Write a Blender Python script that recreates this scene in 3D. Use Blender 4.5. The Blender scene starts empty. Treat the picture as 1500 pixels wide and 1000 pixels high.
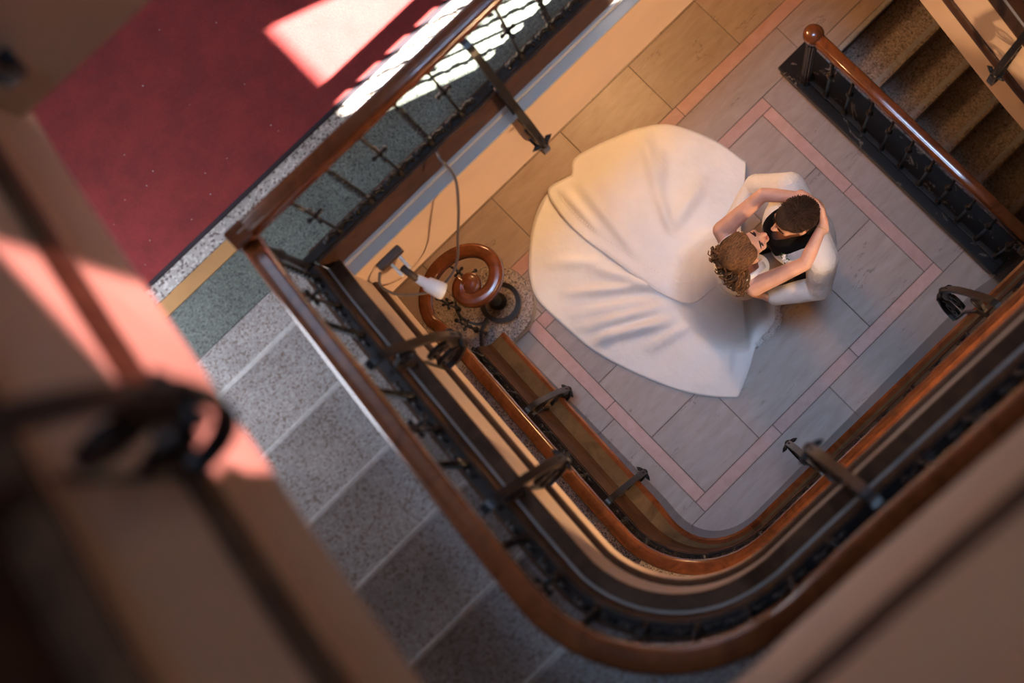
import bpy, bmesh, math, random
from mathutils import Vector, Matrix
random.seed(7)
sc = bpy.context.scene
COL = sc.collection
PI = math.pi

# ------------------------------------------------------------------ camera
cam_d = bpy.data.cameras.new('camera'); cam = bpy.data.objects.new('camera', cam_d); COL.objects.link(cam)
RW = ((0.709539, -0.703719, -0.036519), (0.700411, 0.69862, 0.146136), (-0.077326, -0.129268, 0.98859))
CP = (0.345192, 0.084176, 8.012819)
M = Matrix.Identity(4)
for i in range(3):
    for j in range(3):
        M[j][i] = RW[i][j]
    M[i][3] = CP[i]
cam.matrix_world = M
cam_d.sensor_fit = 'HORIZONTAL'; cam_d.sensor_width = 36; cam_d.lens = 50
cam_d.shift_x = (750 - 1004.158) / 1500; cam_d.shift_y = (360.297 - 500) / 1500
cam_d.clip_start = 0.05; cam_d.clip_end = 200
cam_d.dof.use_dof = True; cam_d.dof.focus_distance = 6.55; cam_d.dof.aperture_fstop = 1.4
sc.camera = cam

# ------------------------------------------------------------------ world, sun, daylight, exposure
w = bpy.data.worlds.new('sky'); sc.world = w; w.use_nodes = True
bg = w.node_tree.nodes['Background']; bg.inputs[0].default_value = (0.52, 0.70, 1.0, 1); bg.inputs[1].default_value = 1.6
sun_d = bpy.data.lights.new('sun', 'SUN'); sun = bpy.data.objects.new('sun', sun_d); COL.objects.link(sun)
sun_d.energy = 135; sun_d.angle = 0.01; sun_d.color = (1.0, 0.90, 0.78)
SUN = Vector((-0.94, 0.33, -0.60)).normalized()
sun.rotation_euler = SUN.to_track_quat('-Z', 'Y').to_euler(); sun.location = (12, -4, 12)

def area(name, loc, direction, sx, sy, energy, col):
    d = bpy.data.lights.new(name, 'AREA'); d.shape = 'RECTANGLE'; d.size = sx; d.size_y = sy
    d.energy = energy; d.color = col
    o = bpy.data.objects.new(name, d); COL.objects.link(o); o.location = loc
    o.rotation_euler = Vector(direction).to_track_quat('-Z', 'Y').to_euler()
    return o
area('skylight_daylight', (1.1, 0.8, 26.0), (0, 0, -1), 4.0, 4.0, 2900, (0.48, 0.68, 1.0))
area('back_window_daylight', (0.4, 4.12, 4.75), (0, -1, -0.35), 2.6, 1.9, 5, (0.72, 0.84, 1.0))
area('left_window_daylight', (-1.43, 1.9, 3.65), (1, -0.25, -0.3), 0.75, 0.75, 20, (0.86, 0.90, 1.0))
sc.view_settings.view_transform = 'Standard'; sc.view_settings.look = 'None'
sc.view_settings.exposure = 0.12; sc.view_settings.gamma = 1.0
sc.view_settings.use_curve_mapping = False
sc.cycles.use_denoising = True
sc.cycles.max_bounces = 8

# ------------------------------------------------------------------ materials
def nmat(name):
    m = bpy.data.materials.new(name); m.use_nodes = True
    nt = m.node_tree; b = nt.nodes['Principled BSDF']
    return m, nt, b
def nd(nt, t, **kw):
    n = nt.nodes.new(t)
    for k, v in kw.items():
        if k in n.inputs: n.inputs[k].default_value = v
        else: setattr(n, k, v)
    return n
def ramp(nt, fac, stops):
    r = nt.nodes.new('ShaderNodeValToRGB'); nt.links.new(fac, r.inputs[0])
    e = r.color_ramp.elements
    e[0].position, e[0].color = stops[0][0], (*stops[0][1], 1)
    e[1].position, e[1].color = stops[-1][0], (*stops[-1][1], 1)
    for p, c in stops[1:-1]:
        q = e.new(p); q.color = (*c, 1)
    return r.outputs[0]
def coords(nt, scale=(1, 1, 1), kind='Object', rot=(0, 0, 0)):
    tc = nt.nodes.new('ShaderNodeTexCoord'); mp = nt.nodes.new('ShaderNodeMapping')
    nt.links.new(tc.outputs[kind], mp.inputs[0]); mp.inputs['Scale'].default_value = scale; mp.inputs['Rotation'].default_value = rot
    return mp.outputs[0]
def bump(nt, b, h, strength=0.3, dist=0.01):
    bn = nt.nodes.new('ShaderNodeBump'); bn.inputs['Strength'].default_value = strength; bn.inputs['Distance'].default_value = dist
    nt.links.new(h, bn.inputs['Height']); nt.links.new(bn.outputs[0], b.inputs['Normal'])
def mix(nt, a, bcol, fac, mode='MIX'):
    m = nt.nodes.new('ShaderNodeMix'); m.data_type = 'RGBA'; m.blend_type = mode
    for sock, v in ((m.inputs[0], fac), (m.inputs[6], a), (m.inputs[7], bcol)):
        if hasattr(v, 'links'): nt.links.new(v, sock)
        elif isinstance(v, (int, float)): sock.default_value = v
        else: sock.default_value = (*v, 1)
    return m.outputs[2]
MAT = {}
def simple(name, col, rough=0.5, metal=0.0, var=0.12, scale=6.0, bmp=0.0, coat=0.0):
    m, nt, b = nmat(name)
    n = nd(nt, 'ShaderNodeTexNoise', Scale=scale, Detail=5.0); nt.links.new(coords(nt), n.inputs[0])
    lo = tuple(c * (1 - var) for c in col); hi = tuple(min(1, c * (1 + var)) for c in col)
    nt.links.new(ramp(nt, n.outputs[0], [(0.3, lo), (0.7, hi)]), b.inputs['Base Color'])
    b.inputs['Roughness'].default_value = rough; b.inputs['Metallic'].default_value = metal
    if coat: b.inputs['Coat Weight'].default_value = coat; b.inputs['Coat Roughness'].default_value = 0.15
    if bmp:
        n2 = nd(nt, 'ShaderNodeTexNoise', Scale=scale * 12, Detail=4.0); nt.links.new(coords(nt), n2.inputs[0])
        bump(nt, b, n2.outputs[0], bmp, 0.004)
    MAT[name] = m; return m
def terrazzo(name, base, dark, light, rough=0.45, sc_=150):
    m, nt, b = nmat(name); c = coords(nt)
    v = nd(nt, 'ShaderNodeTexVoronoi', Scale=sc_); nt.links.new(c, v.inputs[0])
    sep = nt.nodes.new('ShaderNodeSeparateColor'); nt.links.new(v.outputs['Color'], sep.inputs[0])
    col = ramp(nt, sep.outputs[0], [(0.0, dark), (0.16, dark), (0.22, base), (0.72, base), (0.80, light), (1.0, light)])
    n = nd(nt, 'ShaderNodeTexNoise', Scale=5.0, Detail=6.0); nt.links.new(c, n.inputs[0])
    sh = ramp(nt, n.outputs[0], [(0.3, (0.78, 0.78, 0.78)), (0.7, (1.1, 1.1, 1.1))])
    nt.links.new(mix(nt, col, sh, 1.0, 'MULTIPLY'), b.inputs['Base Color'])
    b.inputs['Roughness'].default_value = rough
    MAT[name] = m; return m
def wood(name, dark, light, rough=0.25, scale=(3, 3, 3), coat=0.6):
    m, nt, b = nmat(name); c = coords(nt, scale)
    n = nd(nt, 'ShaderNodeTexNoise', Scale=3.0, Detail=9.0, Roughness=0.6, Distortion=1.2); nt.links.new(c, n.inputs[0])
    nt.links.new(ramp(nt, n.outputs[0], [(0.3, dark), (0.72, light)]), b.inputs['Base Color'])
    b.inputs['Roughness'].default_value = rough; b.inputs['Coat Weight'].default_value = coat; b.inputs['Coat Roughness'].default_value = 0.12
    MAT[name] = m; return m
def stone(name, c1, c2, crack, rough=0.42, vein=(2.0, 14.0, 4.0), crackamt=1.0):
    m, nt, b = nmat(name)
    oi = nt.nodes.new('ShaderNodeObjectInfo')
    tc = nt.nodes.new('ShaderNodeTexCoord'); add = nt.nodes.new('ShaderNodeVectorMath'); add.operation = 'ADD'
    rs = nt.nodes.new('ShaderNodeVectorMath'); rs.operation = 'SCALE'; rs.inputs[3].default_value = 37.0
    cx = nt.nodes.new('ShaderNodeCombineXYZ'); nt.links.new(oi.outputs['Random'], cx.inputs[0]); nt.links.new(oi.outputs['Random'], cx.inputs[1])
    nt.links.new(cx.outputs[0], rs.inputs[0]); nt.links.new(tc.outputs['Object'], add.inputs[0]); nt.links.new(rs.outputs[0], add.inputs[1])
    mp = nt.nodes.new('ShaderNodeMapping'); mp.inputs['Scale'].default_value = vein; nt.links.new(add.outputs[0], mp.inputs[0])
    n = nd(nt, 'ShaderNodeTexNoise', Scale=2.2, Detail=9.0, Roughness=0.68, Distortion=0.5); nt.links.new(mp.outputs[0], n.inputs[0])
    col = ramp(nt, n.outputs[0], [(0.28, c1), (0.5, tuple((a + d) / 2 for a, d in zip(c1, c2))), (0.72, c2)])
    # broken dark veins: a contour of a second noise, kept only where a third allows it
    mp2 = nt.nodes.new('ShaderNodeMapping'); mp2.inputs['Scale'].default_value = (1.3, 5.0, 3.0); nt.links.new(add.outputs[0], mp2.inputs[0])
    n2 = nd(nt, 'ShaderNodeTexNoise', Scale=1.6, Detail=6.0, Roughness=0.6); nt.links.new(mp2.outputs[0], n2.inputs[0])
    line = ramp(nt, n2.outputs[0], [(0.0, (0, 0, 0)), (0.555, (0, 0, 0)), (0.564, (1, 1, 1)), (0.573, (0, 0, 0)), (1.0, (0, 0, 0))])
    n3 = nd(nt, 'ShaderNodeTexNoise', Scale=6.0, Detail=3.0); nt.links.new(add.outputs[0], n3.inputs[0])
    keep = ramp(nt, n3.outputs[0], [(0.52, (0, 0, 0)), (0.6, (1, 1, 1))])
    fac = mix(nt, line, keep, 1.0, 'MULTIPLY')
    sc_ = nt.nodes.new('ShaderNodeSeparateColor'); nt.links.new(fac, sc_.inputs[0])
    mu = nt.nodes.new('ShaderNodeMath'); mu.operation = 'MULTIPLY'; mu.inputs[1].default_value = 0.8 * crackamt; nt.links.new(sc_.outputs[0], mu.inputs[0])
    col = mix(nt, col, crack, mu.outputs[0])
    tint = ramp(nt, oi.outputs['Random'], [(0.0, (0.88, 0.88, 0.9)), (1.0, (1.1, 1.08, 1.06))])
    nt.links.new(mix(nt, col, tint, 1.0, 'MULTIPLY'), b.inputs['Base Color'])
    b.inputs['Roughness'].default_value = rough
    bump(nt, b, n.outputs[0], 0.12, 0.003)
    MAT[name] = m; return m

stone('travertine', (0.27, 0.195, 0.155), (0.37, 0.285, 0.24), (0.05, 0.035, 0.03), vein=(2.0, 9.0, 4.0))
stone('pink_marble', (0.40, 0.215, 0.17), (0.50, 0.30, 0.25), (0.25, 0.1, 0.08), vein=(6, 6, 4), crackamt=0.4)
simple('grout', (0.06, 0.045, 0.04), 0.9)
m, nt, b = nmat('black_marble')
n = nd(nt, 'ShaderNodeTexNoise', Scale=5.0, Detail=9.0, Roughness=0.62, Distortion=1.6); nt.links.new(coords(nt, (1.5, 1.0, 1.0)), n.inputs[0])
nt.links.new(ramp(nt, n.outputs[0], [(0.0, (0.008, 0.008, 0.009)), (0.60, (0.010, 0.009, 0.009)), (0.615, (0.28, 0.24, 0.2)), (0.63, (0.012, 0.011, 0.011)), (1.0, (0.02, 0.018, 0.018))]), b.inputs['Base Color'])
b.inputs['Roughness'].default_value = 0.22; b.inputs['Specular IOR Level'].default_value = 0.25; MAT['black_marble'] = m
terrazzo('brown_terrazzo', (0.27, 0.205, 0.165), (0.05, 0.04, 0.035), (0.42, 0.35, 0.30), sc_=190)
terrazzo('grey_terrazzo', (0.29, 0.27, 0.265), (0.17, 0.13, 0.11), (0.38, 0.36, 0.36), sc_=170)
terrazzo('green_terrazzo', (0.115, 0.135, 0.12), (0.05, 0.06, 0.055), (0.17, 0.20, 0.18), sc_=200)
terrazzo('pale_terrazzo', (0.42, 0.40, 0.38), (0.16, 0.13, 0.12), (0.6, 0.58, 0.56), sc_=120)
simple('nosing_stone', (0.27, 0.26, 0.265), 0.5, var=0.2, scale=60)
simple('pale_nosing', (0.46, 0.45, 0.44), 0.5, var=0.15, scale=60)
simple('tan_strip', (0.42, 0.22, 0.08), 0.5)
wood('red_wood', (0.085, 0.022, 0.007), (0.22, 0.062, 0.018))
wood('dark_wood', (0.030, 0.013, 0.007), (0.085, 0.038, 0.018), rough=0.55, coat=0.0)
MAT['dark_wood'].node_tree.nodes['Principled BSDF'].inputs['Specular IOR Level'].default_value = 0.2
wood('ochre_wood', (0.085, 0.055, 0.028), (0.16, 0.105, 0.055), rough=0.25, coat=0.9)
simple('iron', (0.012, 0.011, 0.012), 0.34, metal=0.0, var=0.3, scale=30)
MAT['iron'].node_tree.nodes['Principled BSDF'].inputs['Specular IOR Level'].default_value = 0.28
simple('cream_paint', (0.66, 0.49, 0.355), 0.6, var=0.05, scale=3, bmp=0.05)
simple('grey_paint', (0.40, 0.39, 0.37), 0.45, var=0.06, scale=3)
simple('dull_paint', (0.20, 0.19, 0.18), 0.55, var=0.06, scale=3)
simple('wall_paint', (0.30, 0.22, 0.16), 0.75, var=0.04, scale=2, bmp=0.05)
simple('ceiling_paint', (0.7, 0.66, 0.6), 0.8, var=0.03)
m, nt, b = nmat('red_carpet'); c = coords(nt)
n = nd(nt, 'ShaderNodeTexNoise', Scale=420.0, Detail=3.0); nt.links.new(c, n.inputs[0])
n2 = nd(nt, 'ShaderNodeTexNoise', Scale=7.0, Detail=8.0, Roughness=0.7); nt.links.new(c, n2.inputs[0])
col = ramp(nt, n2.outputs[0], [(0.3, (0.18, 0.013, 0.014)), (0.7, (0.30, 0.024, 0.024))])
sp = ramp(nt, n.outputs[0], [(0.3, (0.7, 0.7, 0.7)), (0.75, (1.25, 1.25, 1.25))])
nt.links.new(mix(nt, col, sp, 1.0, 'MULTIPLY'), b.inputs['Base Color']); b.inputs['Roughness'].default_value = 0.95
b.inputs['Sheen Weight'].default_value = 0.3
bump(nt, b, n.outputs[0], 0.6, 0.004); MAT['red_carpet'] = m
simple('carpet_edge', (0.02, 0.012, 0.02), 0.8)
simple('lint', (0.6, 0.6, 0.6), 0.9)
def cloth(name, col, sheen=0.3, rough=0.7, wr=0.3, var=0.04):
    m, nt, b = nmat(name); c = coords(nt)
    n = nd(nt, 'ShaderNodeTexNoise', Scale=5.0, Detail=6.0); nt.links.new(c, n.inputs[0])
    nt.links.new(ramp(nt, n.outputs[0], [(0.3, tuple(x * (1 - var) for x in col)), (0.7, tuple(min(1, x * (1 + var)) for x in col))]), b.inputs['Base Color'])
    n2 = nd(nt, 'ShaderNodeTexNoise', Scale=9.0, Detail=7.0, Roughness=0.6); nt.links.new(c, n2.inputs[0])
    b.inputs['Roughness'].default_value = rough; b.inputs['Sheen Weight'].default_value = sheen
    bump(nt, b, n2.outputs[0], wr, 0.04); MAT[name] = m
cloth('gown_satin', (0.82, 0.80, 0.78), 0.15, 0.42, 0.18)
cloth('white_wool', (0.80, 0.77, 0.73), 0.2, 0.7, 0.55)
cloth('black_cloth', (0.006, 0.0055, 0.006), 0.0, 0.9)
MAT['black_cloth'].node_tree.nodes['Principled BSDF'].inputs['Specular IOR Level'].default_value = 0.15
simple('lace', (0.82, 0.80, 0.78), 0.7)
m, nt, b = nmat('skin'); n = nd(nt, 'ShaderNodeTexNoise', Scale=18.0, Detail=4.0); nt.links.new(coords(nt), n.inputs[0])
nt.links.new(ramp(nt, n.outputs[0], [(0.3, (0.60, 0.33, 0.235)), (0.7, (0.70, 0.42, 0.315))]), b.inputs['Base Color'])
b.inputs['Roughness'].default_value = 0.5; b.inputs['Subsurface Weight'].default_value = 0.12; b.inputs['Subsurface Radius'].default_value = (0.02, 0.008, 0.004)
MAT['skin'] = m
simple('lip', (0.45, 0.12, 0.11), 0.45)
simple('eye_dark', (0.03, 0.02, 0.018), 0.3)
def hairmat(name, dark, light, scale):
    m, nt, b = nmat(name); c = coords(nt, scale)
    n = nd(nt, 'ShaderNodeTexNoise', Scale=3.0, Detail=8.0, Roughness=0.7); nt.links.new(c, n.inputs[0])
    nt.links.new(ramp(nt, n.outputs[0], [(0.35, dark), (0.7, light)]), b.inputs['Base Color'])
    b.inputs['Roughness'].default_value = 0.5; b.inputs['Specular IOR Level'].default_value = 0.3; bump(nt, b, n.outputs[0], 0.8, 0.01); MAT[name] = m
hairmat('brown_hair', (0.05, 0.020, 0.009), (0.34, 0.17, 0.07), (12, 60, 30))
hairmat('dark_hair', (0.010, 0.005, 0.003), (0.060, 0.026, 0.014), (22, 70, 40))
simple('leaf', (0.10, 0.19, 0.05), 0.5)
simple('flower', (0.82, 0.80, 0.70), 0.6)
simple('lamp_white', (0.75, 0.73, 0.70), 0.4)
simple('lamp_dark', (0.035, 0.022, 0.016), 0.5)
simple('cable_grey', (0.10, 0.085, 0.085), 0.5)
simple('shoe_leather', (0.012, 0.011, 0.011), 0.25)
simple('gold', (0.7, 0.48, 0.2), 0.3, metal=0.9)
m, nt, b = nmat('lamp_glow'); b.inputs['Emission Color'].default_value = (1.0, 0.62, 0.3, 1); b.inputs['Emission Strength'].default_value = 6.0
n = nd(nt, 'ShaderNodeTexNoise', Scale=3.0); nt.links.new(coords(nt), n.inputs[0]); nt.links.new(ramp(nt, n.outputs[0], [(0.0, (0.8, 0.75, 0.65)), (1.0, (0.9, 0.85, 0.75))]), b.inputs['Base Color']); MAT['lamp_glow'] = m
m = bpy.data.materials.new('window_glass'); m.use_nodes = True; nt = m.node_tree; nt.nodes.clear()
o_ = nt.nodes.new('ShaderNodeOutputMaterial'); t_ = nt.nodes.new('ShaderNodeBsdfTransparent'); g_ = nt.nodes.new('ShaderNodeBsdfGlossy'); mx_ = nt.nodes.new('ShaderNodeMixShader')
g_.inputs['Roughness'].default_value = 0.05; mx_.inputs[0].default_value = 0.05
nt.links.new(t_.outputs[0], mx_.inputs[1]); nt.links.new(g_.outputs[0], mx_.inputs[2]); nt.links.new(mx_.outputs[0], o_.inputs[0]); MAT['window_glass'] = m

m = bpy.data.materials.new('sun_tint_glass'); m.use_nodes = True; nt = m.node_tree; nt.nodes.clear()  # unseen pane, tint added to colour the sunlight on the topmost string salmon
o_ = nt.nodes.new('ShaderNodeOutputMaterial'); t_ = nt.nodes.new('ShaderNodeBsdfTransparent'); n = nd(nt, 'ShaderNodeTexNoise', Scale=5.0); nt.links.new(coords(nt), n.inputs[0])
nt.links.new(ramp(nt, n.outputs[0], [(0.3, (0.22, 0.145, 0.16)), (0.7, (0.27, 0.18, 0.20))]), t_.inputs[0]); nt.links.new(t_.outputs[0], o_.inputs[0]); MAT['sun_tint_glass'] = m
# ------------------------------------------------------------------ helpers
def setp(o, label=None, cat=None, group=None, kind=None):
    if label: o['label'] = label
    if cat: o['category'] = cat
    if group: o['group'] = group
    if kind: o['kind'] = kind
    return o
def empty(name, loc, label=None, cat=None, group=None, kind=None):
    o = bpy.data.objects.new(name, None); COL.objects.link(o); o.location = loc; o.empty_display_size = 0.1
    return setp(o, label, cat, group, kind)
def wl(o):          # world location of an unrotated parent chain
    v = Vector(o.location)
    while o.parent: o = o.parent; v += o.location
    return v
def obj(name, bm, mat, parent=None, smooth=False, **kw):
    if isinstance(bm, bmesh.types.BMesh):
        me = bpy.data.meshes.new(name)
        bmesh.ops.recalc_face_normals(bm, faces=bm.faces[:]); bm.to_mesh(me); bm.free()
    else: me = bm
    if not me.materials: me.materials.append(MAT[mat])
    if smooth: me.polygons.foreach_set('use_smooth', [True] * len(me.polygons))
    o = bpy.data.objects.new(name, me); COL.objects.link(o)
    if parent: o.parent = parent; o.location = -wl(parent)
    return setp(o, **kw)
def inst(name, me, parent, loc, rz=0.0, **kw):      # shared mesh, local origin
    o = bpy.data.objects.new(name, me); COL.objects.link(o)
    o.parent = parent; o.location = Vector(loc) - wl(parent); o.rotation_euler = (0, 0, rz)
    return setp(o, **kw)
def mesh_of(name, bm, mat, smooth=False):
    me = bpy.data.meshes.new(name); bmesh.ops.recalc_face_normals(bm, faces=bm.faces[:]); bm.to_mesh(me); bm.free()
    me.materials.append(MAT[mat])
    if smooth: me.polygons.foreach_set('use_smooth', [True] * len(me.polygons))
    return me
def box(bm, x0, x1, y0, y1, z0, z1, bev=0.0):
    vs = [bm.verts.new((x, y, z)) for z in (z0, z1) for y in (y0, y1) for x in (x0, x1)]
    fs = [bm.faces.new([vs[i] for i in f]) for f in ((0, 2, 3, 1), (4, 5, 7, 6), (0, 1, 5, 4), (2, 6, 7, 3), (0, 4, 6, 2), (1, 3, 7, 5))]
    if bev:
        es = list({e for f in fs for e in f.edges})
        bmesh.ops.bevel(bm, geom=es, offset=bev, segments=2, affect='EDGES', profile=0.6)
def bbox(*a, **k):
    bm = bmesh.new(); box(bm, *a, **k); return bm
def loft(bm, rings, closed=True, cap=True):
    R_ = [[bm.verts.new(p) for p in r] for r in rings]; n = len(R_[0])
    for a, b_ in zip(R_, R_[1:]):
        for i in range(n if closed else n - 1):
            j = (i + 1) % n; bm.faces.new((a[i], a[j], b_[j], b_[i]))
    if cap and closed:
        bm.faces.new(list(reversed(R_[0]))); bm.faces.new(R_[-1])
def frames(pts, up=None):
    out = []; pts = [Vector(p) for p in pts]; prev = None
    for i, p in enumerate(pts):
        t = (pts[min(i + 1, len(pts) - 1)] - pts[max(i - 1, 0)]).normalized()
        if up is not None: n_ = Vector(up)
        elif prev is None: n_ = Vector((0, 0, 1)) if abs(t.z) < 0.9 else Vector((1, 0, 0))
        else: n_ = prev
        n_ = (n_ - t * n_.dot(t))
        n_ = n_.normalized() if n_.length > 1e-6 else Vector((1, 0, 0))
        prev = n_; out.append((p, t, n_, t.cross(n_)))
    return out
def tube(bm, pts, r, seg=8, cap=True):
    rr = r if isinstance(r, (list, tuple)) else [r] * len(pts)
    rings = []
    for (p, t, n_, b_), q in zip(frames(pts), rr):
        rings.append([p + (n_ * math.cos(a) + b_ * math.sin(a)) * q for a in [2 * PI * k / seg for k in range(seg)]])
    loft(bm, rings, True, cap)
def bar(bm, pts, wide, thick, up):          # flat bar: wide along `up`
    rings = []
    for p, t, n_, b_ in frames(pts, up):
        rings.append([p + n_ * a * wide / 2 + b_ * c_ * thick / 2 for a, c_ in ((-1, -1), (1, -1), (1, 1), (-1, 1))])
    loft(bm, rings)
def lathe(bm, prof, c=(0, 0, 0), seg=16, flute=0.0, nf=0):
    rings = []
    for r, z in prof:
        rings.append([(c[0] + (r - (flute * r if k % 2 else 0)) * math.cos(2 * PI * k / seg), c[1] + (r - (flute * r if k % 2 else 0)) * math.sin(2 * PI * k / seg), c[2] + z) for k in range(seg)])
    loft(bm, rings)
def ellipsoid(bm, c, r, rot=None, sub=3):
    mat = Matrix.Translation(c) @ (rot.to_4x4() if rot else Matrix.Identity(4)) @ Matrix.Diagonal((*r, 1))
    bmesh.ops.create_icosphere(bm, subdivisions=sub, radius=1, matrix=mat)
def capsule(bm, p1, p2, r1, r2=None, seg=12):
    r2 = r1 if r2 is None else r2; p1, p2 = Vector(p1), Vector(p2); t = (p2 - p1)
    L = t.length; t = t.normalized() if L > 1e-6 else Vector((0, 0, 1))
    n_ = t.orthogonal().normalized(); b_ = t.cross(n_); rings = []
    for a in (-80, -55, -30, -8): 
        a = math.radians(a); rings.append((p1 + t * r1 * math.sin(a), r1 * math.cos(a)))
    for a in (8, 30, 55, 80):
        a = math.radians(a); rings.append((p2 + t * r2 * math.sin(a), r2 * math.cos(a)))
    loft(bm, [[c + (n_ * math.cos(k) + b_ * math.sin(k)) * r for k in [2 * PI * i / seg for i in range(seg)]] for c, r in rings])
def chain(bm, pts, rs):
    for i in range(len(pts) - 1): capsule(bm, pts[i], pts[i + 1], rs[i], rs[i + 1])
def remesh(name, bm, mat, voxel=0.007, smooth=4, cut=None):
    me = bpy.data.meshes.new(name); bmesh.ops.recalc_face_normals(bm, faces=bm.faces[:]); bm.to_mesh(me); bm.free()
    o = bpy.data.objects.new('tmp', me); COL.objects.link(o); tmp = [o]
    r = o.modifiers.new('r', 'REMESH'); r.mode = 'VOXEL'; r.voxel_size = voxel
    s = o.modifiers.new('s', 'SMOOTH'); s.factor = 0.5; s.iterations = smooth
    bpy.context.view_layer.update(); dg = bpy.context.evaluated_depsgraph_get()
    out = bpy.data.meshes.new_from_object(o.evaluated_get(dg)); out.name = name
    for t in tmp:
        d = t.data; bpy.data.objects.remove(t); bpy.data.meshes.remove(d)
    if cut:                                # open the shell: drop what lies inside the given shapes, then ease the new border
        b2 = bmesh.new(); b2.from_mesh(out)
        bmesh.ops.delete(b2, geom=[v for v in b2.verts if any(fn(v.co, *a) for fn, *a in cut)], context='VERTS')
        for it in range(6):
            bd = [v for v in b2.verts if v.is_boundary]
            new = {}
            for v in bd:
                nb_ = [e.other_vert(v).co for e in v.link_edges if e.is_boundary]
                if len(nb_) == 2: new[v] = v.co * .4 + (nb_[0] + nb_[1]) * .3
            for v, c_ in new.items(): v.co = c_
        b2.to_mesh(out); b2.free()
    out.materials.clear(); out.materials.append(MAT[mat])
    out.polygons.foreach_set('use_smooth', [True] * len(out.polygons))
    return out
def in_ell(p, c, r, rot):
    q = rot.transposed() @ (p - Vector(c)); return (q.x / r[0]) ** 2 + (q.y / r[1]) ** 2 + (q.z / r[2]) ** 2 < 1
def in_cap(p, a, b_, r1, r2):
    d = b_ - a; t = max(0, min(1, (p - a).dot(d) / d.length_squared)); return (p - a - d * t).length < r1 + (r2 - r1) * t
def in_box(p, x0, x1, y0, y1, z0, z1): return x0 < p.x < x1 and y0 < p.y < y1 and z0 < p.z < z1
def catmull(pts, n=8, closed=False):
    P = [Vector(p) for p in pts]; out = []; N = len(P)
    for i in range(N if closed else N - 1):
        g = (lambda k: P[k % N]) if closed else (lambda k: P[max(0, min(N - 1, k))])
        a, b_, c_, d = g(i - 1), g(i), g(i + 1), g(i + 2)
        for k in range(n):
            t = k / n
            out.append(0.5 * ((2 * b_) + (c_ - a) * t + (2 * a - 5 * b_ + 4 * c_ - d) * t * t + (3 * b_ - a - 3 * c_ + d) * t ** 3))
    if not closed: out.append(P[-1])
    return out

# ------------------------------------------------------------------ the stair hall
H = 2.97; RIS = H / 20
XL, XR, YF, YB = -1.45, 3.6, -1.5, 4.2       # hall walls
def wall_with_holes(bm, x0, x1, ya, yb, za, zb, holes):      # wall normal to x, holes (y0,y1,z0,z1) sorted by z, not overlapping in z
    z = za
    for (h0, h1, z0, z1) in holes:
        box(bm, x0, x1, ya, yb, z, z0)
        box(bm, x0, x1, ya, h0, z0, z1); box(bm, x0, x1, h1, yb, z0, z1); z = z1
    box(bm, x0, x1, ya, yb, z, zb)
WIN = [(0.64, 1.24, 4.50, 5.29), (-0.85, -0.29, 7.75, 8.68)]
bm = bmesh.new(); wall_with_holes(bm, XR, XR + 0.25, YF, YB, -1.6, 15.0, WIN); obj('wall_right', bm, 'wall_paint', kind='structure')
LW = (1.5, 2.3, 3.25, 4.05)
bm = bmesh.new(); wall_with_holes(bm, XL - 0.25, XL, YF, YB, -1.6, 15.0, [LW]); obj('wall_left', bm, 'wall_paint', kind='structure')
obj('wall_front', bbox(XL, XR, YF - 0.25, YF, -1.6, 15.0), 'wall_paint', kind='structure')
bm = bmesh.new()
BW = (-0.9, 1.7, 3.75, 5.7)
box(bm, XL, XR, YB, YB + 0.25, -1.6, BW[2]); box(bm, XL, XR, YB, YB + 0.25, BW[3], 15.0); box(bm, XL, BW[0], YB, YB + 0.25, BW[2], BW[3]); box(bm, BW[1], XR, YB, YB + 0.25, BW[2], BW[3])
obj('wall_back', bm, 'wall_paint', kind='structure')
def window(n_, axis, a0, a1, z0, z1, pos, pane='window_glass'):
    e = empty('window_%d' % n_, (pos, a0, z0) if axis == 'x' else (a0, pos, z0), kind='structure')
    def bx(u0, u1, w0, w1, t0, t1):
        return bbox(pos + t0, pos + t1, u0, u1, w0, w1) if axis == 'x' else bbox(u0, u1, pos + t0, pos + t1, w0, w1)
    for u0, u1, w0, w1 in ((a0, a0 + .04, z0, z1), (a1 - .04, a1, z0, z1), (a0 + .04, a1 - .04, z0, z0 + .04), (a0 + .04, a1 - .04, z1 - .04, z1)):
        obj('window_frame', bx(u0, u1, w0, w1, .08, .14), 'lamp_white', e)
    obj('pane', bx(a0 + .04, a1 - .04, z0 + .04, z1 - .04, .105, .111), pane, e)
for i, (y0, y1, z0, z1) in enumerate(WIN): window(i + 1, 'x', y0, y1, z0, z1, XR, 'sun_tint_glass' if i == 1 else 'window_glass')
window(3, 'y', *BW, YB); window(4, 'x', *LW, XL - .25)
SKY = (-0.1, 2.3, -0.1, 1.9)
bm = bmesh.new()
box(bm, XL - .25, XR + .25, YF - .25, SKY[2], 15.0, 15.15); box(bm, XL - .25, XR + .25, SKY[3], YB + .25, 15.0, 15.15)
box(bm, XL - .25, SKY[0], SKY[2], SKY[3], 15.0, 15.15); box(bm, SKY[1], XR + .25, SKY[2], SKY[3], 15.0, 15.15)
obj('ceiling', bm, 'ceiling_paint', kind='structure')

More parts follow.
